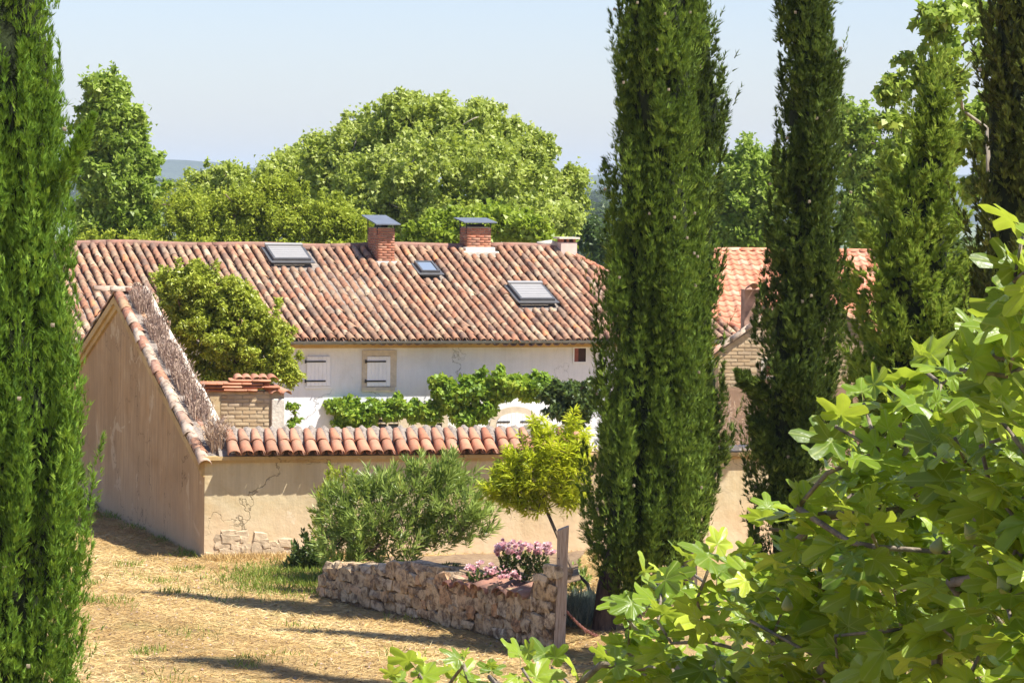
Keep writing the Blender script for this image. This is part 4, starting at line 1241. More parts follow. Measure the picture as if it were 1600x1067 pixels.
# cap stones
a = 0.0
while a < SLEN:
    in_t = pr_a[6] - .03 < a < pr_a[9] + .05
    wd = rnd.uniform(.18, .34)
    if not in_t and a + wd < SLEN - .02:
        h = rnd.uniform(.12, .2)
        Mx = Matrix.Translation(fs(a + wd / 2, -.14, stop(a + wd / 2) - h * .25)) @ axes(Vector((0, 0, 0)), su, -sn, Z) @ Matrix.Rotation(rj(9), 4, 'Y') @ Matrix.Diagonal((wd, rnd.uniform(.26, .4), h, 1))
        link('cap_stone', rnd.choice(stones), gw2, Mx)
    a += wd * .95
wtile = tile_me('coping_tile', M['tile_brown'], L=.42, r0=.085, r1=.11)
for q in range(9):
    a = pr_a[6] + (pr_a[9] - pr_a[6]) * (q + .3) / 9
    dd = (sn * .95 + su * rnd.uniform(-.1, .25) - Z * .28).normalized()
    x = dd.cross(Z).normalized(); zz = x.cross(-dd)
    if zz.z < 0: x = -x; zz = -zz
    link('coping_tile', wtile, gw2, axes(fs(a, -.30, stop(a) + .045 + (.02 if q % 2 else 0)), x, -dd, zz) @ Matrix.Rotation(rj(5), 4, 'Z') @ Matrix.Rotation(rj(6), 4, 'Y'))
# raised earth bed behind the wall
bedV = []; 
EB = at(500, 900, 50.0)
bed = MB()
import itertools
rows = []
for i in range(25):
    a = SLEN * i / 24
    row = []
    p0 = fs(a, -.37, 0); 
    yb = (C0 + cu * ((p0 - C0).dot(cu) + .3)).y - .08
    for j in range(10):
        f_ = j / 9
        p = p0.lerp(Vector((p0.x + (.3 if i else .1) * f_, max(yb, p0.y + .5), 0)), f_)
        zt = (stop(a) - .16) * (1 - f_ * .9) + rnd.uniform(-.02, .02)
        row.append((p.x, p.y, max(zt * (0 if i == 0 else 1), 0.0) + .01))
    rows.append(row)
V_ = np.array(rows).reshape(-1, 3)
ii = (np.arange(24)[:, None] * 10 + np.arange(9)[None, :]).ravel()
soil = NT('garden_soil'); ns = soil.noise(8, 6, 0.7); soil.col(soil.ramp(ns, [(0.35, (0.16, 0.10, 0.06)), (0.65, (0.38, 0.27, 0.16))])).rough(.95); soil.bump(ns, 1, .04)
o = link('planting_bed', np_mesh('planting_bed', V_, np.stack([ii, ii + 10, ii + 11, ii + 1], 1), soil.m, smooth=True)); o['kind'] = 'structure'; o['label'] = 'raised earth bed behind the rubble wall'

# post
pb = gnd(874, 1018); ptop = at(880, 824, pb.y)
po = empty('wooden_post', Vector((pb.x, pb.y, 0)), 'tall weathered timber post standing at the right end of the rubble wall', 'post')
V_ = []; 
for j, f_ in enumerate(np.linspace(-0.1, 1, 9)):
    c_ = Vector((pb.x, pb.y, 0)).lerp(ptop, f_)
    for (x, y) in ((-1, -1), (1, -1), (1, 1), (-1, 1)):
        w_ = .073 + rnd.uniform(-.004, .004)
        V_.append(tuple(c_ + Vector((x * w_, y * w_, (.03 * x if j == 8 else 0)))))
me = bpy.data.meshes.new('post_shaft'); me.from_pydata(V_, [], [(j * 4 + i, j * 4 + (i + 1) % 4, j * 4 + 4 + (i + 1) % 4, j * 4 + 4 + i) for j in range(8) for i in range(4)] + [(3, 2, 1, 0), (32, 33, 34, 35)]); me.materials.append(M['postwood']); me.update()
o = link('shaft', me, po); bevel(o, .008)
for (px, py) in ((886, 915), (873, 872), (882, 960)):
    q = at(px, py, pb.y - .08); mb = MB(); mb.tube([q, q + Vector((0, -.012, 0))], .008, 6); mb.build('nail', M['iron'], po)
# rusty twisted cable from the post
ra = at(872, 938, pb.y + .1); rb_ = at(948, 998, 43.0)
ropem = simple('rusty_cable', (0.25, 0.11, 0.09), .9, .4, 30)
mb = MB()
for ph in (0, pi):
    pts = []
    for i in range(60):
        f_ = i / 59; p = ra.lerp(rb_, f_) - Z * .10 * sin(pi * f_)
        pts.append(p + Vector((0, cos(i * .9 + ph), sin(i * .9 + ph))) * .014)
    mb.tube(pts, .013, 5)
for i in range(26):
    f_ = rnd.uniform(.45, 1); p = ra.lerp(rb_, f_) - Z * .10 * sin(pi * f_); mb.tube([p, p + Vector((rnd.uniform(-.04, .04), rnd.uniform(-.04, .04), rnd.uniform(-.07, .04)))], .005, 4)
tag(mb.build('rusty_cable', ropem), 'rusty twisted cable strung from the timber post down towards the cypress trunk', 'cable')

# ------------------------------------------------------------------ cypresses
def cypress(name, label, Y, pf, mat, base_px, ztop_extra, n_pl, n_sp, L=(.05, .09), W=.02, plume=(.8, 1.9), pr=(.10, .22), lean=.14, cone=True, trunks=None, horns=(), seed=1, core_f=.55, barkm='bark_dark', loose=0.0, group='tall cypresses', cat='cypress', sx=1.0):
    global rng
    rng = np.random.default_rng(seed)
    zs, cxs, rs = [], [], []
    for (py, a, b) in pf:
        p0 = at(a, py, Y); p1 = at(b, py, Y)
        zs.append((p0.z + p1.z) / 2); cxs.append((p0.x + p1.x) / 2); rs.append((p1.x - p0.x) / 2)
    o_ = np.argsort(zs); zs = np.array(zs)[o_]; cxs = np.array(cxs)[o_]; rs = np.array(rs)[o_]
    ztop = zs[-1] + ztop_extra
    zs = np.append(zs, ztop); cxs = np.append(cxs, cxs[-1]); rs = np.append(rs, 0.06)
    bx = at(base_px, 800, Y).x; gz0 = float(ground_z(bx, Y))
    root = empty(name, Vector((bx, Y, gz0)), label, cat, group)
    zlo = zs[0]
    rf = lambda z: np.interp(z, zs, rs); cf = lambda z: np.interp(z, zs, cxs)
    # plumes
    # density follows circumference
    zz = np.linspace(zlo, ztop, 200); wgt = rf(zz) + .1
    vis_top = 6.0 + (292 + 60) / FPX * Y
    wgt = np.where(zz > vis_top, wgt * .45, wgt)
    cdf = np.cumsum(wgt); cdf /= cdf[-1]
    pz = np.interp(rng.random(n_pl), cdf, zz)
    az = rng.uniform(0, 2 * pi, n_pl)
    az = np.where(rng.random(n_pl) < .5, -pi / 2 + rng.normal(0, .9, n_pl), az)   # a little denser on the side in view
    if loose < .5:      # upswept plumes gather in ribs with grooves between
        nc = 13 + seed % 5
        az = 2 * pi * (np.round(az / (2 * pi) * nc) + rng.normal(0, .19, n_pl)) / nc + .35 * np.sin(pz * .8 + seed) + .2 * np.sin(pz * 2.1)
    lobes = 1 + .13 * np.sin(az * 5 + pz * .4 + seed) + .10 * np.sin(az * 11 - pz * .9)
    lobes = lobes / 1.04
    plen = rng.uniform(plume[0], plume[1], n_pl); prad = rng.uniform(pr[0], pr[1], n_pl)
    depth = 1.05 - .45 * rng.random(n_pl) ** 1.3
    R0 = np.maximum(np.minimum(rf(pz), rf(pz + plen * .6)) * lobes * depth - prad * .7, .03)
    out = np.stack([np.cos(az), np.sin(az), np.zeros(n_pl)], 1)
    P0 = np.stack([cf(pz) + R0 * out[:, 0], Y + R0 * out[:, 1] * .95, pz - plen * .4], 1)
    slope = (rf(pz + .4) - rf(pz - .4)) / .8
    ln = lean + loose * rng.random(n_pl)
    Ax = unit(np.stack([np.zeros(n_pl), np.zeros(n_pl), np.ones(n_pl)], 1) + out * (ln + np.clip(slope, -.5, .3))[:, None] * .8 + rng.normal(0, np.minimum(.07, .09 / plen)[:, None] + loose * .3, (n_pl, 3)))
    hp = [(Vector(a), Vector(b), r_) for a, b, r_ in horns]
    for a, b, r_ in hp:
        d = b - a
        for q in range(3):
            P0 = np.vstack([P0, np.array([list(a + d * .25 * q)])]); Ax = np.vstack([Ax, np.array([list((d.normalized() + Vector((0, 0, .15 * q))).normalized())])])
            plen = np.append(plen, d.length * .6); prad = np.append(prad, r_); az = np.append(az, rng.uniform(0, 6)); out = np.vstack([out, np.array([list(Vector((d.x, d.y, 0)).normalized())])])
    K = len(P0)
    ix = rng.integers(0, K, n_sp)
    ix = np.concatenate([ix] + [np.full(2600, K - 1 - i) for i in range(3 * len(hp))]) if hp else ix
    n = len(ix)
    # sprays of a dozen scale twigs that share place, direction and shade
    G = 11; nt_ = n // G
    tix = ix[np.arange(nt_) * G] if not hp else np.concatenate([rng.integers(0, K - 3 * len(hp), nt_ - 230 * 3 * len(hp))] + [np.full(230, K - 1 - i) for i in range(3 * len(hp))])
    nt_ = len(tix); ix = np.repeat(tix, G); n = len(ix)
    t_t = rng.random(nt_) ** .85; t_a = rng.uniform(0, 2 * pi, nt_); t_v = rng.random(nt_); t_d = rng.normal(0, .28, (nt_, 3)); t_r = rng.uniform(.72, 1.12, nt_)
    tt = np.clip(np.repeat(t_t, G) + rng.normal(0, .012, n), 0, 1)
    spin = np.sin(np.minimum(tt * 1.15 + .08, 1) * pi) ** .6
    a2 = np.repeat(t_a, G) + rng.normal(0, .16, n)
    e1 = unit(np.cross(Ax, np.array([.2, .9, .1]))); e2 = np.cross(Ax, e1)
    rad = e1[ix] * np.cos(a2)[:, None] + e2[ix] * np.sin(a2)[:, None]
    # small secondary bunches along each plume
    bunch = .72 + .28 * np.sin(a2 * 3 + ix * 1.7 + tt * 14) + .12 * np.sin(tt * 40 + a2 * 5 + ix)
    rr = prad[ix] * spin * bunch * np.repeat(t_r, G) * (.85 + .2 * rng.random(n))
    P = P0[ix] + Ax[ix] * (plen[ix] * tt)[:, None] + rad * rr[:, None]
    D = unit(Ax[ix] * 1.0 + rad * (.38 + .3 * rng.random(n))[:, None] + np.repeat(t_d, G, 0) * .8 + rng.normal(0, .2, (n, 3)))
    N = unit(rad + rng.normal(0, .4, (n, 3)))
    Ls = rng.uniform(L[0], L[1], n); Ws = W * rng.uniform(.7, 1.3, n)
    hi = P[:, 2] > vis_top
    Ls = np.where(hi, Ls * 2.2, Ls); Ws = np.where(hi, Ws * 3, Ws)
    pv = rng.random(K)
    v = .28 * pv[ix] + .18 * rng.random(n) + .48 * np.repeat(t_v, G) ** 1.4 + .15 * np.clip(bunch - .5, 0, 1)  # last term paints shade into bunch hollows and lightens the outer tips
    qr = np.hypot(P[:, 0] - cf(P[:, 2]), P[:, 1] - Y) / (rf(P[:, 2]) * (1.06 + loose * .25) + .03)
    ishorn = ix >= n_pl
    keep = (rng.random(n) < np.where(hi, .5, 1.0)) & ((qr < 1) | ishorn | (rng.random(n) < .12))
    g_ = tri_geo(P[keep], D[keep], N[keep], Ls[keep], Ws[keep] * 1.15)
    leaf_object('foliage', [g_], [v[keep]], LM[mat], root)
    # added solid core: stops see-through, gap shade is put into its dark colour
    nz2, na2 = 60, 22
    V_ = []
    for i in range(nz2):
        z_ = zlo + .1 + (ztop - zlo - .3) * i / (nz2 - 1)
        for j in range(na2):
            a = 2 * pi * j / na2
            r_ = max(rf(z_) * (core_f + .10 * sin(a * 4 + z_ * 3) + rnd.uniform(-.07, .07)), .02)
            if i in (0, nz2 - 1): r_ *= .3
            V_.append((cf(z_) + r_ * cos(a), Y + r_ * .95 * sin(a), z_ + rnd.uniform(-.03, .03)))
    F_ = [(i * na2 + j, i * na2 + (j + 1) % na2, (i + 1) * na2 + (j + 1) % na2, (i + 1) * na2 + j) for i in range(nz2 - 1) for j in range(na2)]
    link('dark_core', np_mesh('dark_core', np.array(V_), np.array(F_), M['core_shade']), root)
    # trunks
    mb = MB()
    for (tx, r_) in (trunks or [(base_px, .16)]):
        x0 = at(tx, 900, Y).x
        ctr = float(cf(zlo + 1.0))
        pts = []; rr_ = []
        for i in range(14):
            f_ = i / 13; z_ = gz0 - .15 + (ztop * .8 - gz0) * f_
            x_t = float(cf(max(z_, zlo))) 
            k2 = min(1, max(0, (z_ - gz0) / (zlo + 2.0 - gz0)))
            pts.append(Vector((x0 * (1 - k2) + x_t * k2, Y + .05 * sin(i), z_))); rr_.append(r_ * (1.25 if i == 0 else 1) * (1 - .85 * f_))
        pts.insert(1, pts[0].lerp(pts[1], .2)); rr_.insert(1, r_ * 1.02)
        mb.tube(pts, rr_, 10)
    mb.build('trunk', M[barkm], root, True)
    if cone:
        n_c = cone if isinstance(cone, int) and cone > 1 else 14
        cmesh = rock_mesh('cone', M['coneshell'], seed + 30, bumpy=.12)
        for i in range(n_c):
            a = rng.uniform(-pi * .95, -pi * .05); z_ = rng.uniform(zlo + .3, min(ztop, vis_top))
            r_ = rf(z_) * (1 + .12 * sin(a * 5 + z_ * .4 + seed)) * 1.0
            link('cone', cmesh, root, Matrix.Translation((cf(z_) + r_ * cos(a), Y + r_ * sin(a) * .95, z_)) @ Matrix.Diagonal((.034, .034, .036, 1)))
    return root
M['core_shade'] = simple('dark_core', (0.018, 0.026, 0.008), .95, .5, 9, bump=1.0, bscale=30)
M['coneshell'] = simple('dry_cone', (0.30, 0.25, 0.17), .9, .3, 30)

cypress('cypress', 'very large bright green cypress filling the left edge of the view', 30.0,
        [(-60, -60, 90), (0, -68, 98), (100, -80, 112), (200, -85, 120), (300, -90, 128), (400, -96, 133), (500, -102, 139), (600, -108, 147), (700, -112, 157), (770, -112, 154), (820, -110, 141), (900, -105, 132), (1000, -98, 121), (1067, -90, 112), (1150, -60, 90)],
        'cyp_bright', 20, 4.2, 760, 400000, L=(.04, .085), W=.0105, plume=(.7, 1.7), pr=(.07, .16), lean=.03, core_f=.55, seed=3,
        horns=[(at(92, 285, 29.6), at(146, 195, 29.6), .075)], cone=16, trunks=[(20, .2)])
cypress('cypress', 'broad dark green cypress standing right of the timber post', 43.2,
        [(-60, 968, 1098), (0, 959, 1105), (100, 951, 1108), (250, 937, 1111), (400, 930, 1113), (550, 930, 1114), (650, 911, 1116), (750, 903, 1116), (830, 911, 1104), (870, 922, 1075), (905, 940, 1020)],
        'cyp', 943, 3.0, 620, 380000, L=(.05, .10), W=.0125, plume=(.5, 1.3), pr=(.11, .22), lean=.10, seed=5, cone=26, trunks=[(943, .17), (992, .12)])
cypress('cypress', 'slimmer shaded cypress tucked close behind the broad middle cypress', 44.5,
        [(-60, 1060, 1085), (0, 1055, 1104), (80, 1050, 1126), (150, 1050, 1133), (220, 1050, 1136), (260, 1050, 1124), (400, 1050, 1126), (500, 1050, 1124), (600, 1050, 1135), (740, 1040, 1141), (790, 1040, 1114), (850, 1050, 1090)],
        'cyp_dark', 1075, 0.6, 240, 130000, L=(.05, .10), W=.014, plume=(.4, 1.1), pr=(.08, .17), lean=.2, seed=8, cone=12, loose=.15)
cypress('cypress', 'dark ragged cypress in front of the orange roof, with a side branch jutting left', 39.9,
        [(-60, 1228, 1300), (0, 1219, 1305), (56, 1211, 1307), (100, 1222, 1316), (150, 1208, 1318), (190, 1211, 1320), (260, 1200, 1322), (330, 1203, 1326), (430, 1196, 1328), (480, 1186, 1322), (560, 1172, 1315), (650, 1170, 1300), (750, 1172, 1290), (850, 1178, 1285), (900, 1200, 1260)],
        'cyp_dark', 1235, 2.4, 520, 260000, L=(.045, .09), W=.0125, plume=(.3, .9), pr=(.08, .18), lean=.22, seed=12, cone=30, loose=.15, core_f=.45,
        horns=[(at(1200, 622, 39.7), at(1152, 590, 39.5), .12), (at(1205, 690, 39.7), at(1172, 662, 39.6), .10)])
cypress('juniper', 'loose yellowish green juniper between the ragged cypress and the edge cypress', 38.0,
        [(118, 1455, 1470), (150, 1430, 1488), (230, 1402, 1503), (300, 1372, 1512), (400, 1340, 1512), (450, 1330, 1516), (520, 1345, 1522), (600, 1335, 1530), (700, 1330, 1545), (850, 1350, 1540), (950, 1400, 1500)],
        'juniper', 1450, .15, 330, 160000, L=(.05, .11), W=.017, plume=(.35, .9), pr=(.07, .16), lean=.35, seed=15, cone=0, loose=.7, core_f=.5, barkm='bark', group=None, cat='juniper')
cypress('cypress', 'brownish cypress cut off by the right edge of the view', 35.0,
        [(-60, 1540, 1640), (0, 1535, 1645), (150, 1522, 1655), (300, 1516, 1660), (400, 1520, 1660), (500, 1528, 1655), (650, 1535, 1650), (900, 1560, 1640)],
        'cyp_brown', 1590, 9.0, 220, 120000, L=(.045, .09), W=.019, plume=(.5, 1.3), pr=(.08, .17), lean=.2, seed=19, cone=10, loose=.2, core_f=.5, barkm='bark')

# ------------------------------------------------------------------ broadleaved trees
def broadleaf(name, label, cat, Y, ells, mat, base_px, n_cl, cr, n_leaf, L, W, barkm='bark', trunk_r=.2, seed=1, group=None, upb=.35, hang=.3, fork=.35, branches=True, cvar=.35, r_tip=.02):
    """ells: (px, py, dY, rx_px, ry_px, weight)"""
    global rng
    rng = np.random.default_rng(seed)
    s = FPX / Y
    C = []; Rd = []
    wt_ = np.array([e[3] * e[4] * (e[5] if len(e) > 5 else 1) for e in ells], float); wt_ /= wt_.sum()
    for e, q in zip(ells, wt_):
        c = at(e[0], e[1], Y + e[2]); rx = e[3] / s; rz_ = e[4] / s; ry = min(rx, max(rz_, rx * .6))
        k = max(1, int(n_cl * q))
        d = rdir(k); rr = .35 + .70 * rng.random(k) ** .45
        p = np.array([list(c)]) + d * rr[:, None] * np.array([max(rx - cr * .6, .05), max(ry - cr * .6, .05), max(rz_ - cr * .5, .05)])
        C.append(p); cs = cr * rng.uniform(.35, 1.25, k) * np.where(rr > .95, .55, 1)
        Rd.append(np.stack([cs * rng.uniform(.8, 1.3, k), cs * rng.uniform(.8, 1.3, k), cs * (rng.uniform(.6, 1.5, k) if Y > 80 else rng.uniform(.5, .85, k))], 1))
        k2 = max(1, int(k * .22)); d = rdir(k2); d[:, 2] = np.abs(d[:, 2]) * .9 + .1
        C.append(np.array([list(c)]) + unit(d) * rng.uniform(.98, 1.17, k2)[:, None] * np.array([rx, ry, rz_])); cs = cr * rng.uniform(.25, .5, k2)
        Rd.append(np.stack([cs * .8, cs * .8, cs * 1.4], 1))
    C = np.concatenate(C); Rd = np.concatenate(Rd)
    bx = at(base_px, 400, Y).x; gz0 = float(ground_z(bx, Y))
    root = empty(name, Vector((bx, Y, gz0)), label, cat, group)
    g_, v_ = clumps(C, Rd, max(3, int(n_leaf / len(C))), L, W, upb, hang, .05 if Y > 80 else .3, cvar, tri=Y > 80)
    leaf_object('crown', [g_], [v_], LM[mat], root)
    zmin = C[:, 2].min(); zmax = C[:, 2].max()
    cz = zmin + (zmax - zmin) * fork
    cxm = C[:, 0].mean()
    mb = MB()
    pick = rng.permutation(len(C))[:min(len(C), 60)]
    start = [Vector((bx, Y, gz0 - .2)).lerp(Vector((cxm * .5 + bx * .5, Y, cz)), f_) for f_ in (.4, .8, 1.0)]
    skeleton(mb, Vector((bx, Y, gz0 - .2)), [Vector(C[i]) for i in pick], r_tip=r_tip, start=start, jitter=.07)
    mb.build('trunk', M[barkm], root, True)
    return root
bg_ = 'trees beyond the farmhouse'
broadleaf('plane_tree', 'huge rounded plane tree directly behind the two chimneys', 'tree', 100,
          [(520, 250, 1, 60, 46), (450, 290, 2, 56, 44), (620, 190, 0, 46, 42), (825, 232, 0, 44, 34), (665, 215, 0, 90, 62), (590, 225, 2, 70, 55), (735, 225, -1, 80, 62), (800, 265, 0, 80, 62), (850, 310, 0, 66, 50), (700, 290, -3, 170, 75), (560, 290, 1, 80, 70), (480, 275, 3, 60, 50), (780, 340, -4, 130, 40), (600, 340, -3, 100, 50), (880, 335, 0, 34, 52, 1.2), (640, 175, 0, 30, 28, 1.2), (755, 180, 0, 30, 26, 1.2), (690, 168, 0, 26, 22, 1.2), (898, 285, 0, 18, 26, 1.5)],
          'plane', 680, 1300, .34, 230000, .13, .12, 'bark_grey', seed=31, group=bg_, r_tip=.022)
broadleaf('tree', 'tall fresh green tree rising behind the roof beside the left cypress', 'tree', 88,
          [(165, 160, 0, 38, 48), (190, 215, 0, 46, 55), (175, 290, 0, 66, 70), (215, 320, 0, 48, 60), (160, 350, 0, 60, 50), (225, 265, 0, 32, 36), (140, 220, 0, 26, 60)],
          'lush', 180, 360, .33, 70000, .14, .12, seed=33, group=bg_)
broadleaf('tree', 'pale rounded tree top behind the roof below the left hills', 'tree', 106,
          [(340, 300, 0, 62, 42), (300, 325, 0, 46, 40), (400, 315, 0, 60, 40), (358, 275, 0, 28, 20), (450, 300, 0, 50, 50)],
          'plane', 350, 260, .34, 45000, .13, .11, seed=35, group=bg_)
broadleaf('locust_tree', 'feathery yellow green locust tree just behind the ridge left of the first chimney', 'tree', 87,
          [(300, 345, 0, 62, 42), (200, 385, 0, 90, 26), (330, 388, 0, 120, 20), (500, 388, 0, 100, 18), (400, 335, 0, 72, 52), (490, 345, 0, 70, 44), (540, 358, 0, 50, 30), (350, 365, 0, 80, 26), (440, 300, 0, 40, 28)],
          'locust', 400, 480, .30, 110000, .10, .055, 'bark', seed=37, group=bg_, hang=.5, cvar=.2)
broadleaf('lime_green_tree', 'bright lime green tree just behind the ridge between the two chimneys', 'tree', 85,
          [(685, 365, 0, 46, 28), (820, 358, 0, 40, 26), (770, 352, 0, 60, 24), (700, 345, 0, 22, 16), (845, 375, 0, 24, 20), (640, 378, 0, 20, 14)],
          'lime', 740, 170, .25, 24000, .14, .13, seed=39, group=bg_)
broadleaf('tree', 'small dark tree in the gap left of the broad cypress', 'tree', 130,
          [(925, 372, 0, 26, 22), (945, 385, 0, 30, 26), (912, 385, 0, 14, 14)], 'dark_leaf', 930, 26, .45, 8000, .16, .12, seed=41, group=bg_)
broadleaf('tree', 'round sunlit tree right behind the orange roof, seen between two cypresses', 'tree', 98,
          [(1165, 270, 0, 50, 45), (1150, 330, 0, 56, 55), (1195, 310, 0, 46, 60), (1120, 350, 0, 30, 44), (1180, 365, 0, 60, 30)],
          'lush', 1165, 260, .32, 60000, .14, .12, seed=43, group=bg_)
broadleaf('tree', 'leafy tree rising behind the orange roof right of the ragged cypress', 'tree', 93,
          [(1350, 230, 0, 52, 62), (1380, 290, 0, 66, 66), (1340, 330, 0, 56, 60), (1320, 200, 0, 30, 36), (1430, 260, 0, 60, 80), (1400, 370, 0, 90, 40)],
          'lush', 1370, 300, .34, 65000, .14, .13, seed=45, group=bg_)
broadleaf('plane_tree', 'overhanging plane tree with open leafy branches at the upper right', 'tree', 52,
          [(1470, 30, 0, 58, 34), (1430, 105, 0, 46, 30), (1505, 70, 0, 50, 50), (1405, 145, 0, 34, 24), (1470, 150, 0, 56, 40), (1395, 195, 0, 30, 36, .8), (1440, 15, 0, 24, 14, 1.2), (1540, 10, 1, 60, 60), (1500, 210, 1, 60, 60), (1412, 240, 0, 50, 40), (1560, 250, 1, 70, 120)],
          'lush', 1570, 130, .22, 7500, .14, .12, 'bark_grey', seed=47, trunk_r=.2, r_tip=.012)
broadleaf('evergreen_tree', 'dark evergreen tree filling the gap behind the juniper and fig', 'tree', 60,
          [(1440, 560, 0, 100, 80), (1560, 500, 0, 90, 110), (1600, 620, 0, 90, 110), (1400, 650, 0, 70, 70), (1480, 680, 0, 110, 80), (1500, 420, 0, 50, 60)],
          'dark_leaf', 1500, 140, .4, 40000, .12, .07, seed=49)
# shrub behind the fig
broadleaf('shrub', 'fine leaved green shrub seen through the branches of the fig', 'shrub', 24,
          [(1450, 760, 0, 110, 90), (1560, 720, 0, 100, 90), (1400, 860, 0, 130, 70), (1540, 860, 0, 120, 90), (1560, 640, 0, 60, 60), (1250, 960, 0, 120, 70), (1450, 980, 0, 160, 90)],
          'juniper', 1460, 220, .16, 60000, .06, .014, seed=51, cvar=.2)
# laurel in the roofless outbuilding
broadleaf('laurel_bush', 'dense yellow green laurel growing inside the roofless outbuilding behind the gable', 'bush', 58.5,
          [(300, 455, 0, 62, 42), (275, 440, 0, 42, 28), (340, 470, 0, 66, 44), (380, 500, 0, 62, 44), (330, 530, 0, 84, 60), (400, 550, 0, 60, 52), (440, 570, 0, 28, 38), (290, 500, .3, 60, 60), (430, 525, 0, 28, 30), (370, 590, .5, 80, 40), (330, 600, 0, 60, 36), (320, 430, 0, 28, 20), (455, 590, 0, 12, 18)],
          'laurel', 360, 620, .16, 90000, .075, .036, seed=53, cvar=.3, upb=.5, hang=.1)
# small plant at the foot of the white wall
broadleaf('leafy_shoot', 'small leafy shoot against the white wall right of the ruined pier', 'plant', 62,
          [(456, 640, 0, 12, 14), (458, 660, 0, 14, 16), (452, 680, 0, 12, 12)], 'vine', 456, 14, .08, 700, .07, .045, seed=55)
# vine on the house
VM = 'climbing vines on the house front'
def on_wall_vine(label, ells, base_px, n_cl, n_leaf, seed, mat='vine'):
    Yv = 72.6
    r_ = broadleaf('climbing_vine', label, 'vine', Yv, ells, mat, base_px, n_cl, .20, n_leaf, .115, .09, seed=seed, group=VM, cvar=.45, r_tip=.008, upb=.45)
    return r_
on_wall_vine('low strand of vine on the white wall below the shutters', [(530, 636, 0, 22, 14), (560, 648, 0, 34, 20), (600, 642, 0, 34, 20), (625, 630, 0, 26, 12), (650, 645, 0, 34, 18), (675, 648, 0, 20, 16), (575, 662, 0, 30, 10), (540, 658, 0, 16, 14)], 545, 80, 11000, 57)
on_wall_vine('thick arching mass of vine over the arched shutters', [(692, 602, 0, 20, 16), (700, 625, 0, 26, 26), (735, 612, 0, 36, 26), (760, 600, 0, 30, 18), (800, 596, 0, 40, 18), (835, 604, 0, 30, 18), (745, 640, 0, 26, 20), (780, 618, 0, 30, 14), (725, 655, 0, 24, 16), (820, 618, 0, 34, 14), (755, 660, 0, 10, 8)], 715, 110, 17000, 59)
broadleaf('dark_shrub', 'darker leafy branch reaching from behind the broad cypress over the courtyard', 'shrub', 66,
          [(880, 640, 0, 26, 22), (905, 625, 0, 30, 30), (862, 622, 0, 20, 12), (900, 655, 0, 26, 16), (880, 608, 0, 26, 12)], 'dark_leaf', 915, 60, .18, 9000, .10, .06, seed=61)
# dry wispy plant by the barn
e = empty('dry_weed', at(1160, 700, 58.0), 'wispy dried weed against the brown plaster of the barn', 'plant')
rng = np.random.default_rng(63)
g_all = []; va = []
for i in range(60):
    b = at(rnd.uniform(1128, 1200), 712, 58 + rnd.uniform(-.4, .4)); n = 26
    d = Vector((rnd.uniform(-.3, .3), rnd.uniform(-.2, .2), 1)).normalized(); ln = rnd.uniform(.5, 1.05)
    P = np.array([list(b + d * ln * q / n) for q in range(n)]); D = unit(np.array([list(d)]) * .6 + rdir(n) * .8)
    g_all.append(leaf_geo(P, D, rdir(n), rng.uniform(.04, .11, n), np.full(n, .014))); va.append(rng.random(n) * .6 + .4)
    g_all.append(leaf_geo(P, np.repeat(np.array([list(d)]), n, 0), rdir(n), np.full(n, ln / n * 1.3), np.full(n, .008))); va.append(np.full(n, .5))
leaf_object('stems', g_all, va, LM['dry'], e)

# ------------------------------------------------------------------ oleander
def shoots_plant(name, label, cat, base, Y, ells, mat, n_sh, per, L, W, barkm, seed, sh_len=.35, angle=.75, droop=.05, stems=60, group=None, tipdown=0.0, r_tip=.006, jitter=.1, start=None, dcol=.4, out=.5):
    global rng
    rng = np.random.default_rng(seed)
    T = []; 
    s = FPX / Y
    wt_ = np.array([e[3] * e[4] for e in ells], float); wt_ /= wt_.sum()
    cen = []
    for e, q in zip(ells, wt_):
        c = np.array(list(at(e[0], e[1], Y + e[2]))); k = max(1, int(n_sh * q))
        d = rdir(k); rr = .25 + .75 * rng.random(k) ** .5
        T.append(c + d * rr[:, None] * np.array([e[3] / s, min(e[3], e[4]) / s * 1.1, e[4] / s])); cen.append(np.repeat(c[None], k, 0))
    T = np.concatenate(T); cen = np.concatenate(cen)
    root = empty(name, base, label, cat, group)
    A = unit((T - np.array(list(base))) * .35 + unit(T - cen) * out + np.array([0, 0, .7 - tipdown]) + rng.normal(0, .25, T.shape))
    k = len(T); ix = np.repeat(np.arange(k), per); n = k * per
    tt = rng.random(n)
    P = T[ix] - A[ix] * ((1 - tt) * sh_len)[:, None]
    az = rdir(n); rad = unit(az - A[ix] * np.sum(az * A[ix], 1, keepdims=True))
    ang = angle * (1.25 - .6 * tt) * rng.uniform(.7, 1.3, n)
    D = unit(A[ix] * np.cos(ang)[:, None] + rad * np.sin(ang)[:, None] - np.array([0, 0, tipdown])[None])
    N = unit(A[ix] * np.sin(ang)[:, None] - rad * np.cos(ang)[:, None] * -1 + rdir(n) * .3)
    N = unit(np.where(N[:, 2:3] < 0, -N, N))
    sc_ = rng.uniform(.7, 1.2, n)
    v = rng.random(k)[ix] * dcol + rng.random(n) * (1 - dcol)
    leaf_object('leaves', [leaf_geo(P, D, N, L * sc_, W * sc_, .15, droop)], [v], LM[mat], root)
    mb = MB()
    pick = rng.permutation(k)[:stems]
    skeleton(mb, base - Z * .1, [Vector(T[i] - A[i] * sh_len * .6) for i in pick], r_tip=r_tip, jitter=jitter, start=start, sides=5)
    mb.build('branches', M[barkm], root, True)
    return root
OB = at(600, 893, 48.0)
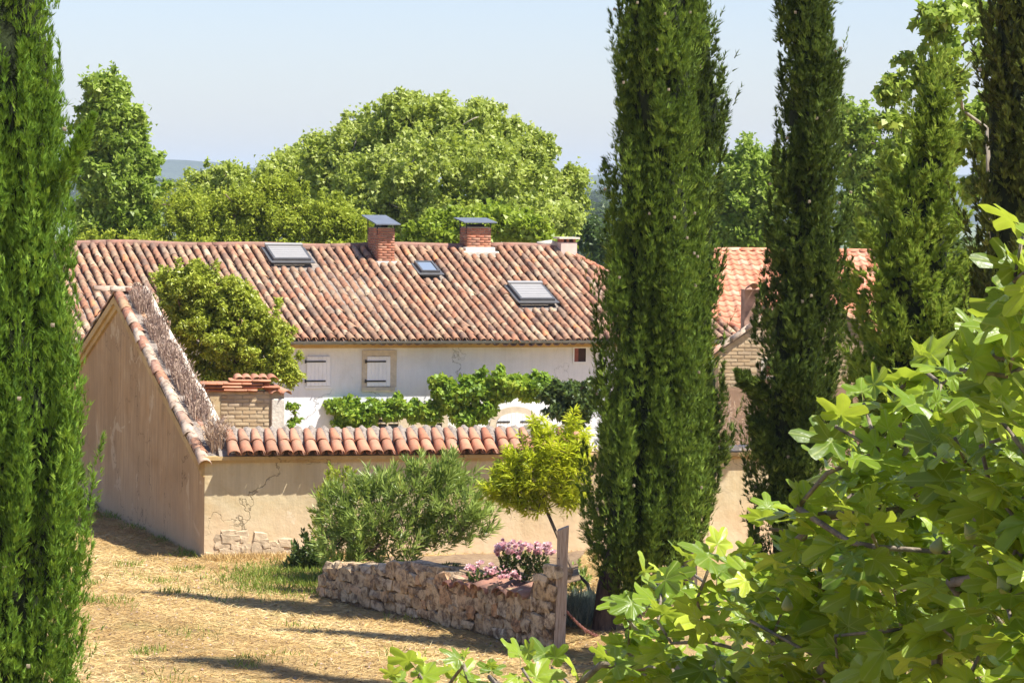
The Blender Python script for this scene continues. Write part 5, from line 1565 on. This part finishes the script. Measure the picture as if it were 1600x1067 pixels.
shoots_plant('oleander', 'wide spreading oleander bush in the raised bed against the beige wall', 'bush', Vector((OB.x, 48.0, .2)), 48.0,
    [(640, 765, 0, 100, 45), (690, 735, 0, 60, 30), (560, 790, 0, 70, 55), (720, 780, 0, 60, 45), (610, 830, 0, 90, 50), (530, 850, -.2, 50, 45), (700, 820, 0, 60, 28), (590, 745, 0, 50, 25), (655, 718, 0, 22, 16), (705, 712, 0, 20, 14), (520, 800, 0, 34, 50), (750, 800, 0, 34, 36)],
    'oleander', 430, 32, .16, .023, 'bark', 71, sh_len=.28, angle=.8, stems=70, r_tip=.007)
bb = at(508, 890, 49.6)
shoots_plant('oleander', 'paler young shrub left of the big oleander with small light leaves', 'bush', Vector((bb.x, 49.4, 0.0)), 49.4,
    [(512, 760, 0, 26, 26), (530, 735, 0, 28, 16), (500, 800, 0, 24, 40), (545, 760, 0, 30, 30)], 'locust', 70, 22, .09, .025, 'bark', 72, sh_len=.25, stems=16)
bb = at(475, 895, 49.3)
shoots_plant('ground_shrub', 'dark low shrub in the corner between wall and rubble wall', 'bush', Vector((bb.x, 49.3, 0.0)), 49.3,
    [(480, 860, 0, 32, 34), (460, 885, 0, 20, 18), (500, 880, 0, 26, 22)], 'dark_leaf', 110, 26, .09, .04, 'bark', 73, sh_len=.2, stems=14)
# yellow tree
YB = at(938, 985, 44.6); YB.z = 0
yst = [at(928, 940, 44.8), at(918, 912, 45.2), at(895, 890, 45.8), at(884, 868, 46.3), at(868, 830, 46.6), at(853, 795, 46.8)]
shoots_plant('yellow_leaved_tree', 'small tree with drooping bright yellow green leaves left of the broad cypress', 'tree', Vector((YB.x, YB.y, 0)), 46.8,
    [(850, 700, 0, 62, 42), (775, 755, 0, 34, 26), (830, 735, 0, 64, 42), (890, 730, 0, 36, 50), (800, 760, 0, 46, 30), (845, 670, 0, 22, 20), (875, 770, 0, 44, 22), (905, 690, 0, 24, 30), (790, 735, 0, 32, 20), (820, 780, 0, 44, 16), (835, 655, 0, 14, 12), (895, 650, 0, 16, 14)],
    'yellow', 560, 24, .125, .026, 'bark', 75, sh_len=.2, angle=.95, tipdown=.5, droop=.2, stems=46, start=yst, jitter=.06, r_tip=.008, dcol=.55)
# low plants in the bed
for i, (px, py, rx, ry, Y_, lab, mt) in enumerate(((700, 890, 26, 10, 47.5, 'low dark leaved plant in the bed left of the roses', 'dark_leaf'), (585, 905, 12, 26, 45.9, 'creeper hanging down the front of the rubble wall', 'dark_leaf'), (905, 905, 22, 30, 46.5, 'pale weeds behind the timber post', 'oleander'), (560, 895, 20, 12, 46.3, 'tuft of leaves on the left end of the rubble wall', 'oleander'))):
    b = at(px, py + ry, Y_)
    shoots_plant('low_plant', lab, 'plant', b, Y_, [(px, py, 0, rx, ry)], mt, 40, 20, .07, .02, 'bark', 80 + i, sh_len=.15, stems=6, r_tip=.004)
# lavender
for i, (px, Y_, lab) in enumerate(((893, 43.6, 'grey green lavender clump between the post and the cypress trunk'), (912, 44.6, 'grey green lavender clump against the left of the cypress trunk'), (968, 45.0, 'lavender clump between the two cypress trunks'), (1010, 45.5, 'lavender clump right of the second cypress trunk'))):
    b = at(px, 960, Y_); b.z = 0.0
    n = 1500; rng = np.random.default_rng(90 + i)
    e = empty('lavender', b, lab, 'plant', 'lavender clumps under the broad cypress')
    P = np.array([list(b)]) + np.stack([rng.normal(0, .16, n), rng.normal(0, .16, n), rng.uniform(0, .08, n)], 1)
    D = unit(np.stack([rng.normal(0, .35, n), rng.normal(0, .35, n), np.ones(n)], 1))
    leaf_object('stems', [leaf_geo(P, D, rdir(n), rng.uniform(.18, .42, n), np.full(n, .014), .2)], [rng.random(n)], LM['lavender'], e)

# ------------------------------------------------------------------ roses
def flower_mesh(seed):
    r_ = np.random.default_rng(seed); P = []; D = []; N = []
    n = 16
    for i in range(n):
        ring = i / n; a = i * 2.4; tilt = .25 + .9 * ring
        d = np.array([cos(a) * sin(tilt), sin(a) * sin(tilt), cos(tilt)]); P.append(d * .004); D.append(d)
        N.append(np.array([-cos(a) * cos(tilt), -sin(a) * cos(tilt), sin(tilt)]))
    V_, F_ = leaf_geo(np.array(P), np.array(D), np.array(N), np.full(n, .042), np.full(n, .042), .25, -.2)
    return np_mesh('flower', V_, F_, LM['petal'], np.repeat(r_.random(n) * .8 + .2 * seed % .6, 4))
fl_m = [flower_mesh(i) for i in range(5)]
def rose(label, base, Y_, ells, nfl, seed):
    rt_ = shoots_plant('rose_bush', label, 'bush', base, Y_, ells, 'rose_leaf', 70, 22, .05, .03, 'bark', seed, sh_len=.2, stems=20, r_tip=.004, group='pink rose bushes behind the rubble wall')
    r_ = random.Random(seed)
    for i in range(nfl):
        e = r_.choice(ells); a = r_.uniform(0, 2 * pi); q = r_.uniform(.35, 1.0)
        c = at(e[0] + e[3] * cos(a) * q, e[1] - e[4] * (.1 + abs(sin(a)) * q * .9), Y_ + r_.uniform(-.28, .0))
        sc_ = r_.uniform(.9, 1.6)
        Mx = Matrix.Translation(c) @ Matrix.Rotation(r_.uniform(.2, 1.2), 4, 'X') @ Matrix.Rotation(r_.uniform(0, 6), 4, 'Z') @ Matrix.Scale(sc_, 4)
        link('flower', r_.choice(fl_m), rt_, Mx)
rb1 = at(770, 920, 45.0); rb2 = at(825, 905, 44.2)
rose('lower left pink rose bush just above the brown wall tiles', Vector((at(770, 920, 43.0).x, 43.0, .5)), 43.0, [(752, 898, 0, 26, 18), (780, 903, 0, 34, 16), (800, 908, 0, 20, 12)], 60, 95)
rose('taller pink rose bush next to the timber post', Vector((at(825, 905, 42.3).x, 42.3, .6)), 42.3, [(800, 862, 0, 24, 22), (825, 876, 0, 38, 26), (845, 870, 0, 26, 20), (785, 870, 0, 14, 22)], 85, 96)

# ------------------------------------------------------------------ grass and straw
rng = np.random.default_rng(101)
def green(x, y):
    g_ = 1.3 * np.exp(-(((x + 3.2) / 1.0) ** 2 + ((y - 48.3) / 1.5) ** 2) ** 1.5)
    g_ += .55 * np.exp(-(((x + 6.0) / 1.0) ** 2 + ((y - 46.2) / .7) ** 2)) * 0 + .12 * np.clip(np.sin(x * 2.1 + 1) * np.sin(y * 1.7 + x) - .35, 0, 1)
    return g_
n = 150000
x = rng.uniform(-9.5, 2.2, n); y = rng.uniform(36.5, 60, n)
keep = (((np.array([x, y]).T - np.array([C0.x, C0.y])) @ np.array([cn.x, cn.y])) > 0.03) | (x < C0.x)
gside = ((np.array([x, y]).T - np.array([C0.x, C0.y])) @ np.array([gin.x, gin.y])) < -.02
keep &= (x > C0.x) | gside | (y < C0.y)
keep &= (y < 54) | gside
x, y = x[keep], y[keep]; n = len(x)
z = ground_z(x, y)
P = np.stack([x, y, z + rng.uniform(0, .02, n)], 1)
az = rng.normal(0.3, .8, n) + np.where(rng.random(n) < .5, pi, 0)
D = unit(np.stack([np.cos(az), np.sin(az), np.abs(rng.normal(0, .22, n))], 1))
g_ = leaf_geo(P, D, np.array([[0, 0, 1.0]]) + rng.normal(0, .4, (n, 3)), rng.uniform(.05, .13, n), rng.uniform(.006, .012, n), .1)
v = np.clip(.5 + .22 * np.sin(x * 1.3 + y * .7) + .15 * np.sin(x * 4 + y * 3) + rng.normal(0, .22, n), 0, 1)
g_ = tri_geo(P, D, np.array([[0, 0, 1.0]]) + rng.normal(0, .4, (n, 3)), rng.uniform(.05, .19, n), rng.uniform(.007, .013, n))
o = leaf_object('dry_grass', [g_], [v], LM['straw'], None, 'stuff'); tag(o, 'flattened straw coloured dry grass over the sloping lawn', 'grass')
n = 170000
x = rng.uniform(-8.2, 1.5, n); y = rng.uniform(36.5, 53, n)
cl = np.sin(x * 5.1 + 2) * np.sin(y * 4.3) + np.sin(x * 11 + y * 7) * .6
gk = green(x, y) * (.6 + .5 * (cl > 0)) > rng.random(n)
tufts = np.array([[-5.6, 45.3], [-5.9, 45.1], [-6.3, 47.6], [-4.9, 46.6], [-6.6, 44.6], [-4.6, 40.6], [-7.0, 48.5], [-5.2, 47.9], [-5.0, 49.5], [-3.2, 39.2], [-6.0, 50.2]])
gk |= (np.min(np.hypot(x[:, None] - tufts[None, :, 0], (y[:, None] - tufts[None, :, 1]) * .8), 1) < .26) & (rng.random(n) < .3)
front = (((np.array([x, y]).T - np.array([C0.x, C0.y])) @ np.array([cn.x, cn.y])) > 0.05) | (x < C0.x - 1.2)
gk &= front
x, y = x[gk], y[gk]; n = len(x)
P = np.stack([x, y, ground_z(x, y)], 1)
D = unit(np.stack([rng.normal(0, .45, n), rng.normal(0, .45, n), np.ones(n)], 1))
g_ = leaf_geo(P, D, rdir(n), rng.uniform(.05, .15, n), rng.uniform(.008, .016, n), .1, .1)
o = leaf_object('green_grass', [g_], [rng.random(n)], LM['grass'], None, 'stuff'); tag(o, 'green grass tufts coming through the dry lawn', 'grass')
# litter: dead leaves and clods on the dry lawn
n = 2600
x = rng.uniform(-8, 2, n); y = rng.uniform(36.5, 51, n)
kk = (x < C0.x - .3) | ((((np.array([x, y]).T - np.array([C0.x, C0.y])) @ np.array([cn.x, cn.y])) > 0.1))
x, y = x[kk], y[kk]; n = len(x)
P = np.stack([x, y, ground_z(x, y) + .015], 1); D = rdir(n); D[:, 2] *= .3
o = leaf_object('fallen_leaves', [leaf_geo(P, D, np.array([[0, 0, 1.0]]) + rng.normal(0, .5, (n, 3)), rng.uniform(.03, .07, n), rng.uniform(.02, .045, n), .3, .2)], [rng.random(n) * .8], LM['dry'], None, 'stuff'); tag(o, 'dead leaves scattered over the dry lawn', 'leaf litter')
# straw and weeds along the wall foot
n = 9000
a = rng.uniform(0, 2.6, n); P = np.array([list(fc(q, .05 + abs(w_), 0.0)) for q, w_ in zip(a, rng.normal(0, .16, n))])
D = unit(np.stack([rng.normal(0, .7, n), rng.normal(0, .7, n), np.abs(rng.normal(.5, .3, n))], 1))
o = leaf_object('dry_grass', [leaf_geo(P, D, rdir(n), rng.uniform(.06, .16, n), np.full(n, .009), .1)], [rng.random(n)], LM['straw'], None, 'stuff'); tag(o, 'loose straw piled against the foot of the beige wall', 'grass')
n = 9000
a = rng.uniform(0, 10.5, n); P = np.array([list(fg(q, -.04 - abs(w_), 0.0)) for q, w_ in zip(a, rng.normal(0, .18, n))])
D = unit(np.stack([rng.normal(0, .6, n), rng.normal(0, .6, n), np.abs(rng.normal(.6, .3, n))], 1))
kk = (np.sin(a * 3.1) + np.sin(a * 17.7 + 1) + rng.normal(0, .9, n)) > 1.9
o = leaf_object('weeds', [leaf_geo(P[kk], D[kk], rdir(kk.sum()), rng.uniform(.05, .16, kk.sum()), np.full(kk.sum(), .012), .1)], [rng.random(kk.sum()) * .7], LM['grass'], None, 'stuff'); tag(o, 'weeds along the foot of the ochre gable wall', 'weeds')

# ------------------------------------------------------------------ bird
bp = at(823, 768, 47.5)
bi = empty('bird', bp, 'small brown bird in flight in front of the beige wall, above the roses', 'bird')
bm_m = simple('bird_feathers', (0.22, 0.15, 0.11), .8, .3, 60)
mb = MB(); mb.tube([bp + Vector((-.055, 0, .005)), bp + Vector((-.04, 0, .01)), bp + Vector((-.015, 0, .006)), bp + Vector((.02, 0, -.004)), bp + Vector((.045, 0, -.012)), bp + Vector((.075, 0, -.024))], [.004, .014, .02, .018, .009, .006], 8)
mb.build('body', bm_m, bi, True)
for s in (-1, 1):
    w0 = bp + Vector((-.015, s * .012, .012)); mb = MB()
    V_ = [w0, w0 + Vector((-.012, s * .04, .05)), w0 + Vector((.0, s * .05, .085)), w0 + Vector((.03, s * .035, .06)), w0 + Vector((.035, s * .008, .0))]
    mb.add(V_ + [p + Vector((0, 0.003, 0.002)) for p in V_], [(0, 1, 2, 3, 4), (9, 8, 7, 6, 5)] + [(i, 5 + i, 5 + (i + 1) % 5, (i + 1) % 5) for i in range(5)])
    mb.build('wing', bm_m, bi)
mb = MB(); tb = bp + Vector((.07, 0, -.022)); P = [tb + Vector((0, -.006, 0)), tb + Vector((.045, -.018, -.012)), tb + Vector((.045, .018, -.012)), tb + Vector((0, .006, 0))]
mb.hexa(P + [p + Z * .003 for p in P]); mb.build('tail', bm_m, bi)

# ------------------------------------------------------------------ fig tree
t = NT('fig_leaf')
g = t.n('NewGeometry'); oi = t.n('ObjectInfo'); at_ = t.n('Attribute', attribute_name='v')
r0 = t.math('FRACT', t.math('ADD', g.outputs['Random Per Island'], oi.outputs['Random']))
c = t.ramp(r0, [(0, (0.07, 0.135, 0.012)), (0.5, (0.20, 0.31, 0.022)), (0.85, (0.35, 0.46, 0.035)), (1, (0.50, 0.58, 0.06))])
c = t.mix(t.ramp(t.noise(22, 4), [(0.35, 0.0), (0.75, 0.35)]), c, (0.09, 0.16, 0.02))
under = t.mix(1.0, c, (1.25, 1.2, 1.6), 'MULTIPLY')
c2 = t.mix(g.outputs['Backfacing'], c, under)
vein = t.ramp(at_.outputs['Fac'], [(0.70, 0.0), (0.92, 0.65)])
c2 = t.mix(vein, c2, (0.36, 0.42, 0.13))
t.col(c2).rough(0.36); t.b.inputs['Specular IOR Level'].default_value = 0.42
t.bump(t.math('ADD', t.noise(60, 3), t.math('MULTIPLY', at_.outputs['Fac'], -1.2)), 0.35, 0.004)
tr = t.n('BsdfTranslucent'); t.l(t.mix(.55, c, (0.68, 0.80, 0.07)), tr.inputs[0])
mx = t.n('MixShader'); mx.inputs[0].default_value = .36
t.l(t.b.outputs[0], mx.inputs[1]); t.l(tr.outputs[0], mx.inputs[2]); t.l(mx.outputs[0], t.out.inputs[0])
M['fig'] = t.m
def fig_leaf(seed, lobes5=True, pet=.09):
    r_ = random.Random(seed)
    lob = [(-2.0, .60, .42), (-.95, .86 if lobes5 else .72, .36), (0, 1.0, .36), (.95, .86 if lobes5 else .72, .36), (2.0, .60, .42)]
    depth_ = r_.uniform(.40, .56) if lobes5 else r_.uniform(.5, .62)
    angs = np.array(sorted(list(np.linspace(-2.85, 2.85, 34)) + [c_[0] for c_ in lob]))
    def rad(a):
        best = depth_ * (1 - .12 * abs(a) / 2.85)
        for c_, l_, w_ in lob:
            q = (a - c_) / w_
            best = max(best, depth_ + (l_ - depth_) * max(0, 1 - q * q) ** .62 if abs(q) < 1 else 0)
        return best * (1 + .025 * sin(a * 23 + seed))
    V_ = [(0, 0, 0)]; at2 = [1.0]; F3 = []
    skew = r_.uniform(-.12, .12); cup = r_.uniform(-.15, .3); curl = r_.uniform(.2, 1.0); wav = r_.uniform(.03, .08)
    for f_ in (.34, .68, 1.0):
        for a in angs:
            r__ = rad(a) * f_
            dmin = min(abs(a - c_[0]) for c_ in lob)
            a_ = a + skew * f_
            x = r__ * sin(a_); y = r__ * cos(a_)
            fold = .045 * min(dmin, .45) / .45 * f_
            zz_ = cup * (x * x) + fold - curl * max(0, (x * x + y * y)) * .35 + wav * sin(a * 7 + seed) * f_
            zz_ += .03 * sin(9 * x + seed) * sin(7 * y + seed * 2)
            V_.append((x, y, zz_)); at2.append(1.0 if dmin < .02 else 0.0)
    n = len(angs)
    for i in range(n - 1):
        F3.append((0, 1 + i + 1, 1 + i, 1 + i))
        for q in range(2):
            a0, b0 = 1 + q * n + i, 1 + (q + 1) * n + i
            F3.append((a0, a0 + 1, b0 + 1, b0))
    # petiole: three sided stalk from the twig to the blade
    o_ = len(V_)
    for yy, zz_ in ((-pet / .2 * 1.0, -.16), (-pet / .2 * .5, -.03), (0.0, 0.0)):
        for k_ in range(3):
            a = 2 * pi * k_ / 3; V_.append((.014 * cos(a), yy, zz_ + .014 * sin(a) - .008)); at2.append(1.0)
    for q in range(2):
        for k_ in range(3):
            F3.append((o_ + q * 3 + k_, o_ + q * 3 + (k_ + 1) % 3, o_ + q * 3 + 3 + (k_ + 1) % 3, o_ + q * 3 + 3 + k_))
    V_ = np.array(V_); V_[:, 1] += pet / .2; V_[:, 2] += .16
    # triangles of the centre fan: drop the doubled corner later
    return V_, F3, np.array(at2)
def fig_mesh(V_, F3, at2):
    me = bpy.data.meshes.new('leaf')
    me.from_pydata([tuple(v) for v in V_], [], [tuple(dict.fromkeys(f)) for f in F3])
    a = me.attributes.new('v', 'FLOAT', 'POINT'); a.data.foreach_set('value', at2.astype(np.float32))
    me.polygons.foreach_set('use_smooth', [True] * len(me.polygons)); me.materials.append(M['fig']); me.update()
    return me
fig_t = [fig_leaf(i, i % 4 != 3, [.10, .07, .12, .06][i % 4]) for i in range(9)]
fig_me = [fig_mesh(*q) for q in fig_t]
poly = [(600, 1045), (640, 1025), (700, 1015), (760, 1025), (850, 1010), (930, 1020), (975, 990), (980, 920), (1020, 880), (1100, 862), (1170, 835), (1220, 785), (1275, 790), (1295, 740), (1285, 680), (1280, 640), (1350, 580), (1410, 590), (1460, 570), (1520, 530), (1565, 470), (1590, 430), (1610, 370), (1680, 340), (1700, 1140), (600, 1140)]
def inside(px, py):
    c_ = False; j = len(poly) - 1
    for i in range(len(poly)):
        xi, yi = poly[i]; xj, yj = poly[j]
        if (yi > py) != (yj > py) and px < (xj - xi) * (py - yi) / (yj - yi) + xi: c_ = not c_
        j = i
    return c_
hand = [(655, 1040), (612, 1062), (700, 1060), (765, 1045), (815, 1030), (862, 1030), (900, 1060), (1002, 905), (1035, 900), (985, 960), (1110, 868), (1165, 870), (1246, 778), (1225, 850), (1305, 650), (1350, 615), (1325, 700), (1440, 560), (1400, 600), (1470, 585), (1585, 420), (1598, 352), (1620, 430), (1530, 535), (1590, 520), (1500, 560), (1290, 790), (1180, 900)]
r_ = random.Random(5)
tips = []
for (px, py) in hand: tips.append((px, py, 0))
tries = 0
while tries < 20000 and len(tips) < 170:
    px, py = r_.uniform(600, 1690), r_.uniform(330, 1135); tries += 1
    if inside(px, py) and all((px - a[0]) ** 2 + (py - a[1]) ** 2 > 40 ** 2 for a in tips): tips.append((px, py, 1))
while len(tips) < 200:
    px, py = r_.uniform(700, 1690), r_.uniform(450, 1135)
    if inside(px - 30, py - 50) and inside(px, py - 60): tips.append((px, py, 2))
def figY(px, k_): return 13.2 - 4.6 * min(max((px - 575) / 1000, 0), 1.05) + (r_.uniform(-.5, .6) if k_ < 2 else r_.uniform(.9, 2.6))
TP = [at(px, py, figY(px, k_)) for px, py, k_ in tips]
fbase = at(1390, 1100, 10.8); fbase.z = float(ground_z(fbase.x, 10.8))
fig = empty('fig_tree', fbase, 'fig tree with large glossy lobed leaves filling the lower right foreground', 'tree')
mb = MB()
skeleton(mb, fbase - Z * .1, [p - Z * .03 for p in TP], r_tip=.0055, power=.42, jitter=.05, start=[fbase + Vector((.02, 0, .4)), fbase + Vector((-.03, 0, .8)), fbase + Vector((0, 0, 1.1))], sides=7)
mb.build('branches', M['bark_fig'], fig, True)
mats = []
sunh = np.array([sun_dir.x, sun_dir.y, 0])
for (px, py, k_), p in zip(tips, TP):
    nl = r_.choice([5, 6, 7, 8]) if k_ < 2 else 4
    a0 = r_.uniform(0, 6.28); ax = Vector((r_.uniform(-.35, .2), r_.uniform(-.3, .3), 1)).normalized()
    for q in range(nl):
        a = a0 + q * 2.4 + r_.uniform(-.3, .3)
        elev = R(45 - 14 * q + r_.uniform(-10, 10)) if q < 2 else R(r_.uniform(-38, 12))
        d = Vector((cos(a) * cos(elev), sin(a) * cos(elev), sin(elev))) + ax * .1
        d.normalize()
        nrm = Vector((0, 0, 1)) * .7 + Vector((cos(a), sin(a), 0)) * r_.uniform(-.05, .35) + Vector((.35, 0, 0)) + Vector((0, -1, 0)) * r_.uniform(-.25, .6) + Vector((r_.uniform(-.4, .4), r_.uniform(-.4, .4), 0))
        x = d.cross(nrm).normalized(); nn = x.cross(d).normalized()
        size = r_.uniform(.066, .135) * (0.6 if q == 0 else 1.0) * (.9 if px < 950 else 1.0)
        pos = p - ax * (.034 * q)
        mats.append((pos, axes(pos, x, d, nn) @ Matrix.Diagonal((size, size, size, 1)), r_.randrange(9), size))
def seen(pos):
    v_ = pos - EYE; dd = v_.dot(fwd); X = CX + FPX * v_.dot(rt) / dd; Y_ = CY - FPX * v_.dot(up) / dd
    return -30 < X < 1630 and -30 < Y_ < 1090, dd
cand = sorted([(m_[3] / seen(m_[0])[1] * (1 if seen(m_[0])[0] else 0), i) for i, m_ in enumerate(mats)], reverse=True)
sel = set(i for _, i in cand[:300])
for i in sel:
    link('leaf', fig_me[mats[i][2]], fig, mats[i][1])
# the rest as one part
Vs = []; Fs = []; As = []; off = 0
for i, m_ in enumerate(mats):
    if i in sel: continue
    V_, F3, at2 = fig_t[m_[2]]
    A_ = np.array(m_[1]); Vw = V_ @ A_[:3, :3].T + A_[:3, 3]
    Vs.append(Vw); As.append(at2); Fs += [tuple(dict.fromkeys(j + off for j in f)) for f in F3]; off += len(V_)
me = bpy.data.meshes.new('inner_leaves'); me.from_pydata(np.concatenate(Vs).tolist(), [], Fs)
a = me.attributes.new('v', 'FLOAT', 'POINT'); a.data.foreach_set('value', np.concatenate(As).astype(np.float32))
me.polygons.foreach_set('use_smooth', [True] * len(me.polygons)); me.materials.append(M['fig']); me.update()
o = link('inner_leaves', me, fig); o['kind'] = 'stuff'
ffm = MB(); ffm.tube([(0, 0, 0), (0, 0, -.006), (0, 0, -.02), (0, 0, -.034), (0, 0, -.044), (0, 0, -.048)], [.003, .006, .014, .019, .014, .004], 9)
fme = ffm.mesh('fig', M['figfruit'], True)
for (px, py) in ((1376, 742), (1508, 818), (1470, 838), (1286, 990), (1405, 800), (1230, 930), (1560, 900), (1330, 860)):
    p = at(px, py, figY(px, 0) - .35); link('fig_fruit', fme, fig, Matrix.Translation(p) @ Matrix.Rotation(r_.uniform(-.6, .6), 4, 'Y'))

# ------------------------------------------------------------------ haze
mb = MB(); mb.box(frame_fn(Vector((0, 0, 0)), Vector((1, 0, 0)), Vector((0, 1, 0))), -9500, 9500, -70, 12500, -70, 95)
hm_ = bpy.data.materials.new('haze'); hm_.use_nodes = True
ht = hm_.node_tree; ht.nodes.remove(ht.nodes['Principled BSDF'])
pv = ht.nodes.new('ShaderNodeVolumePrincipled'); pv.inputs['Color'].default_value = (0.74, 0.87, 1.0, 1); pv.inputs['Density'].default_value = 0.00013; pv.inputs['Anisotropy'].default_value = 0.0
ht.links.new(pv.outputs[0], ht.nodes['Material Output'].inputs['Volume'])
hz = mb.build('haze', hm_); hz['kind'] = 'stuff'; hz['label'] = 'thin summer haze over the plain and hills'
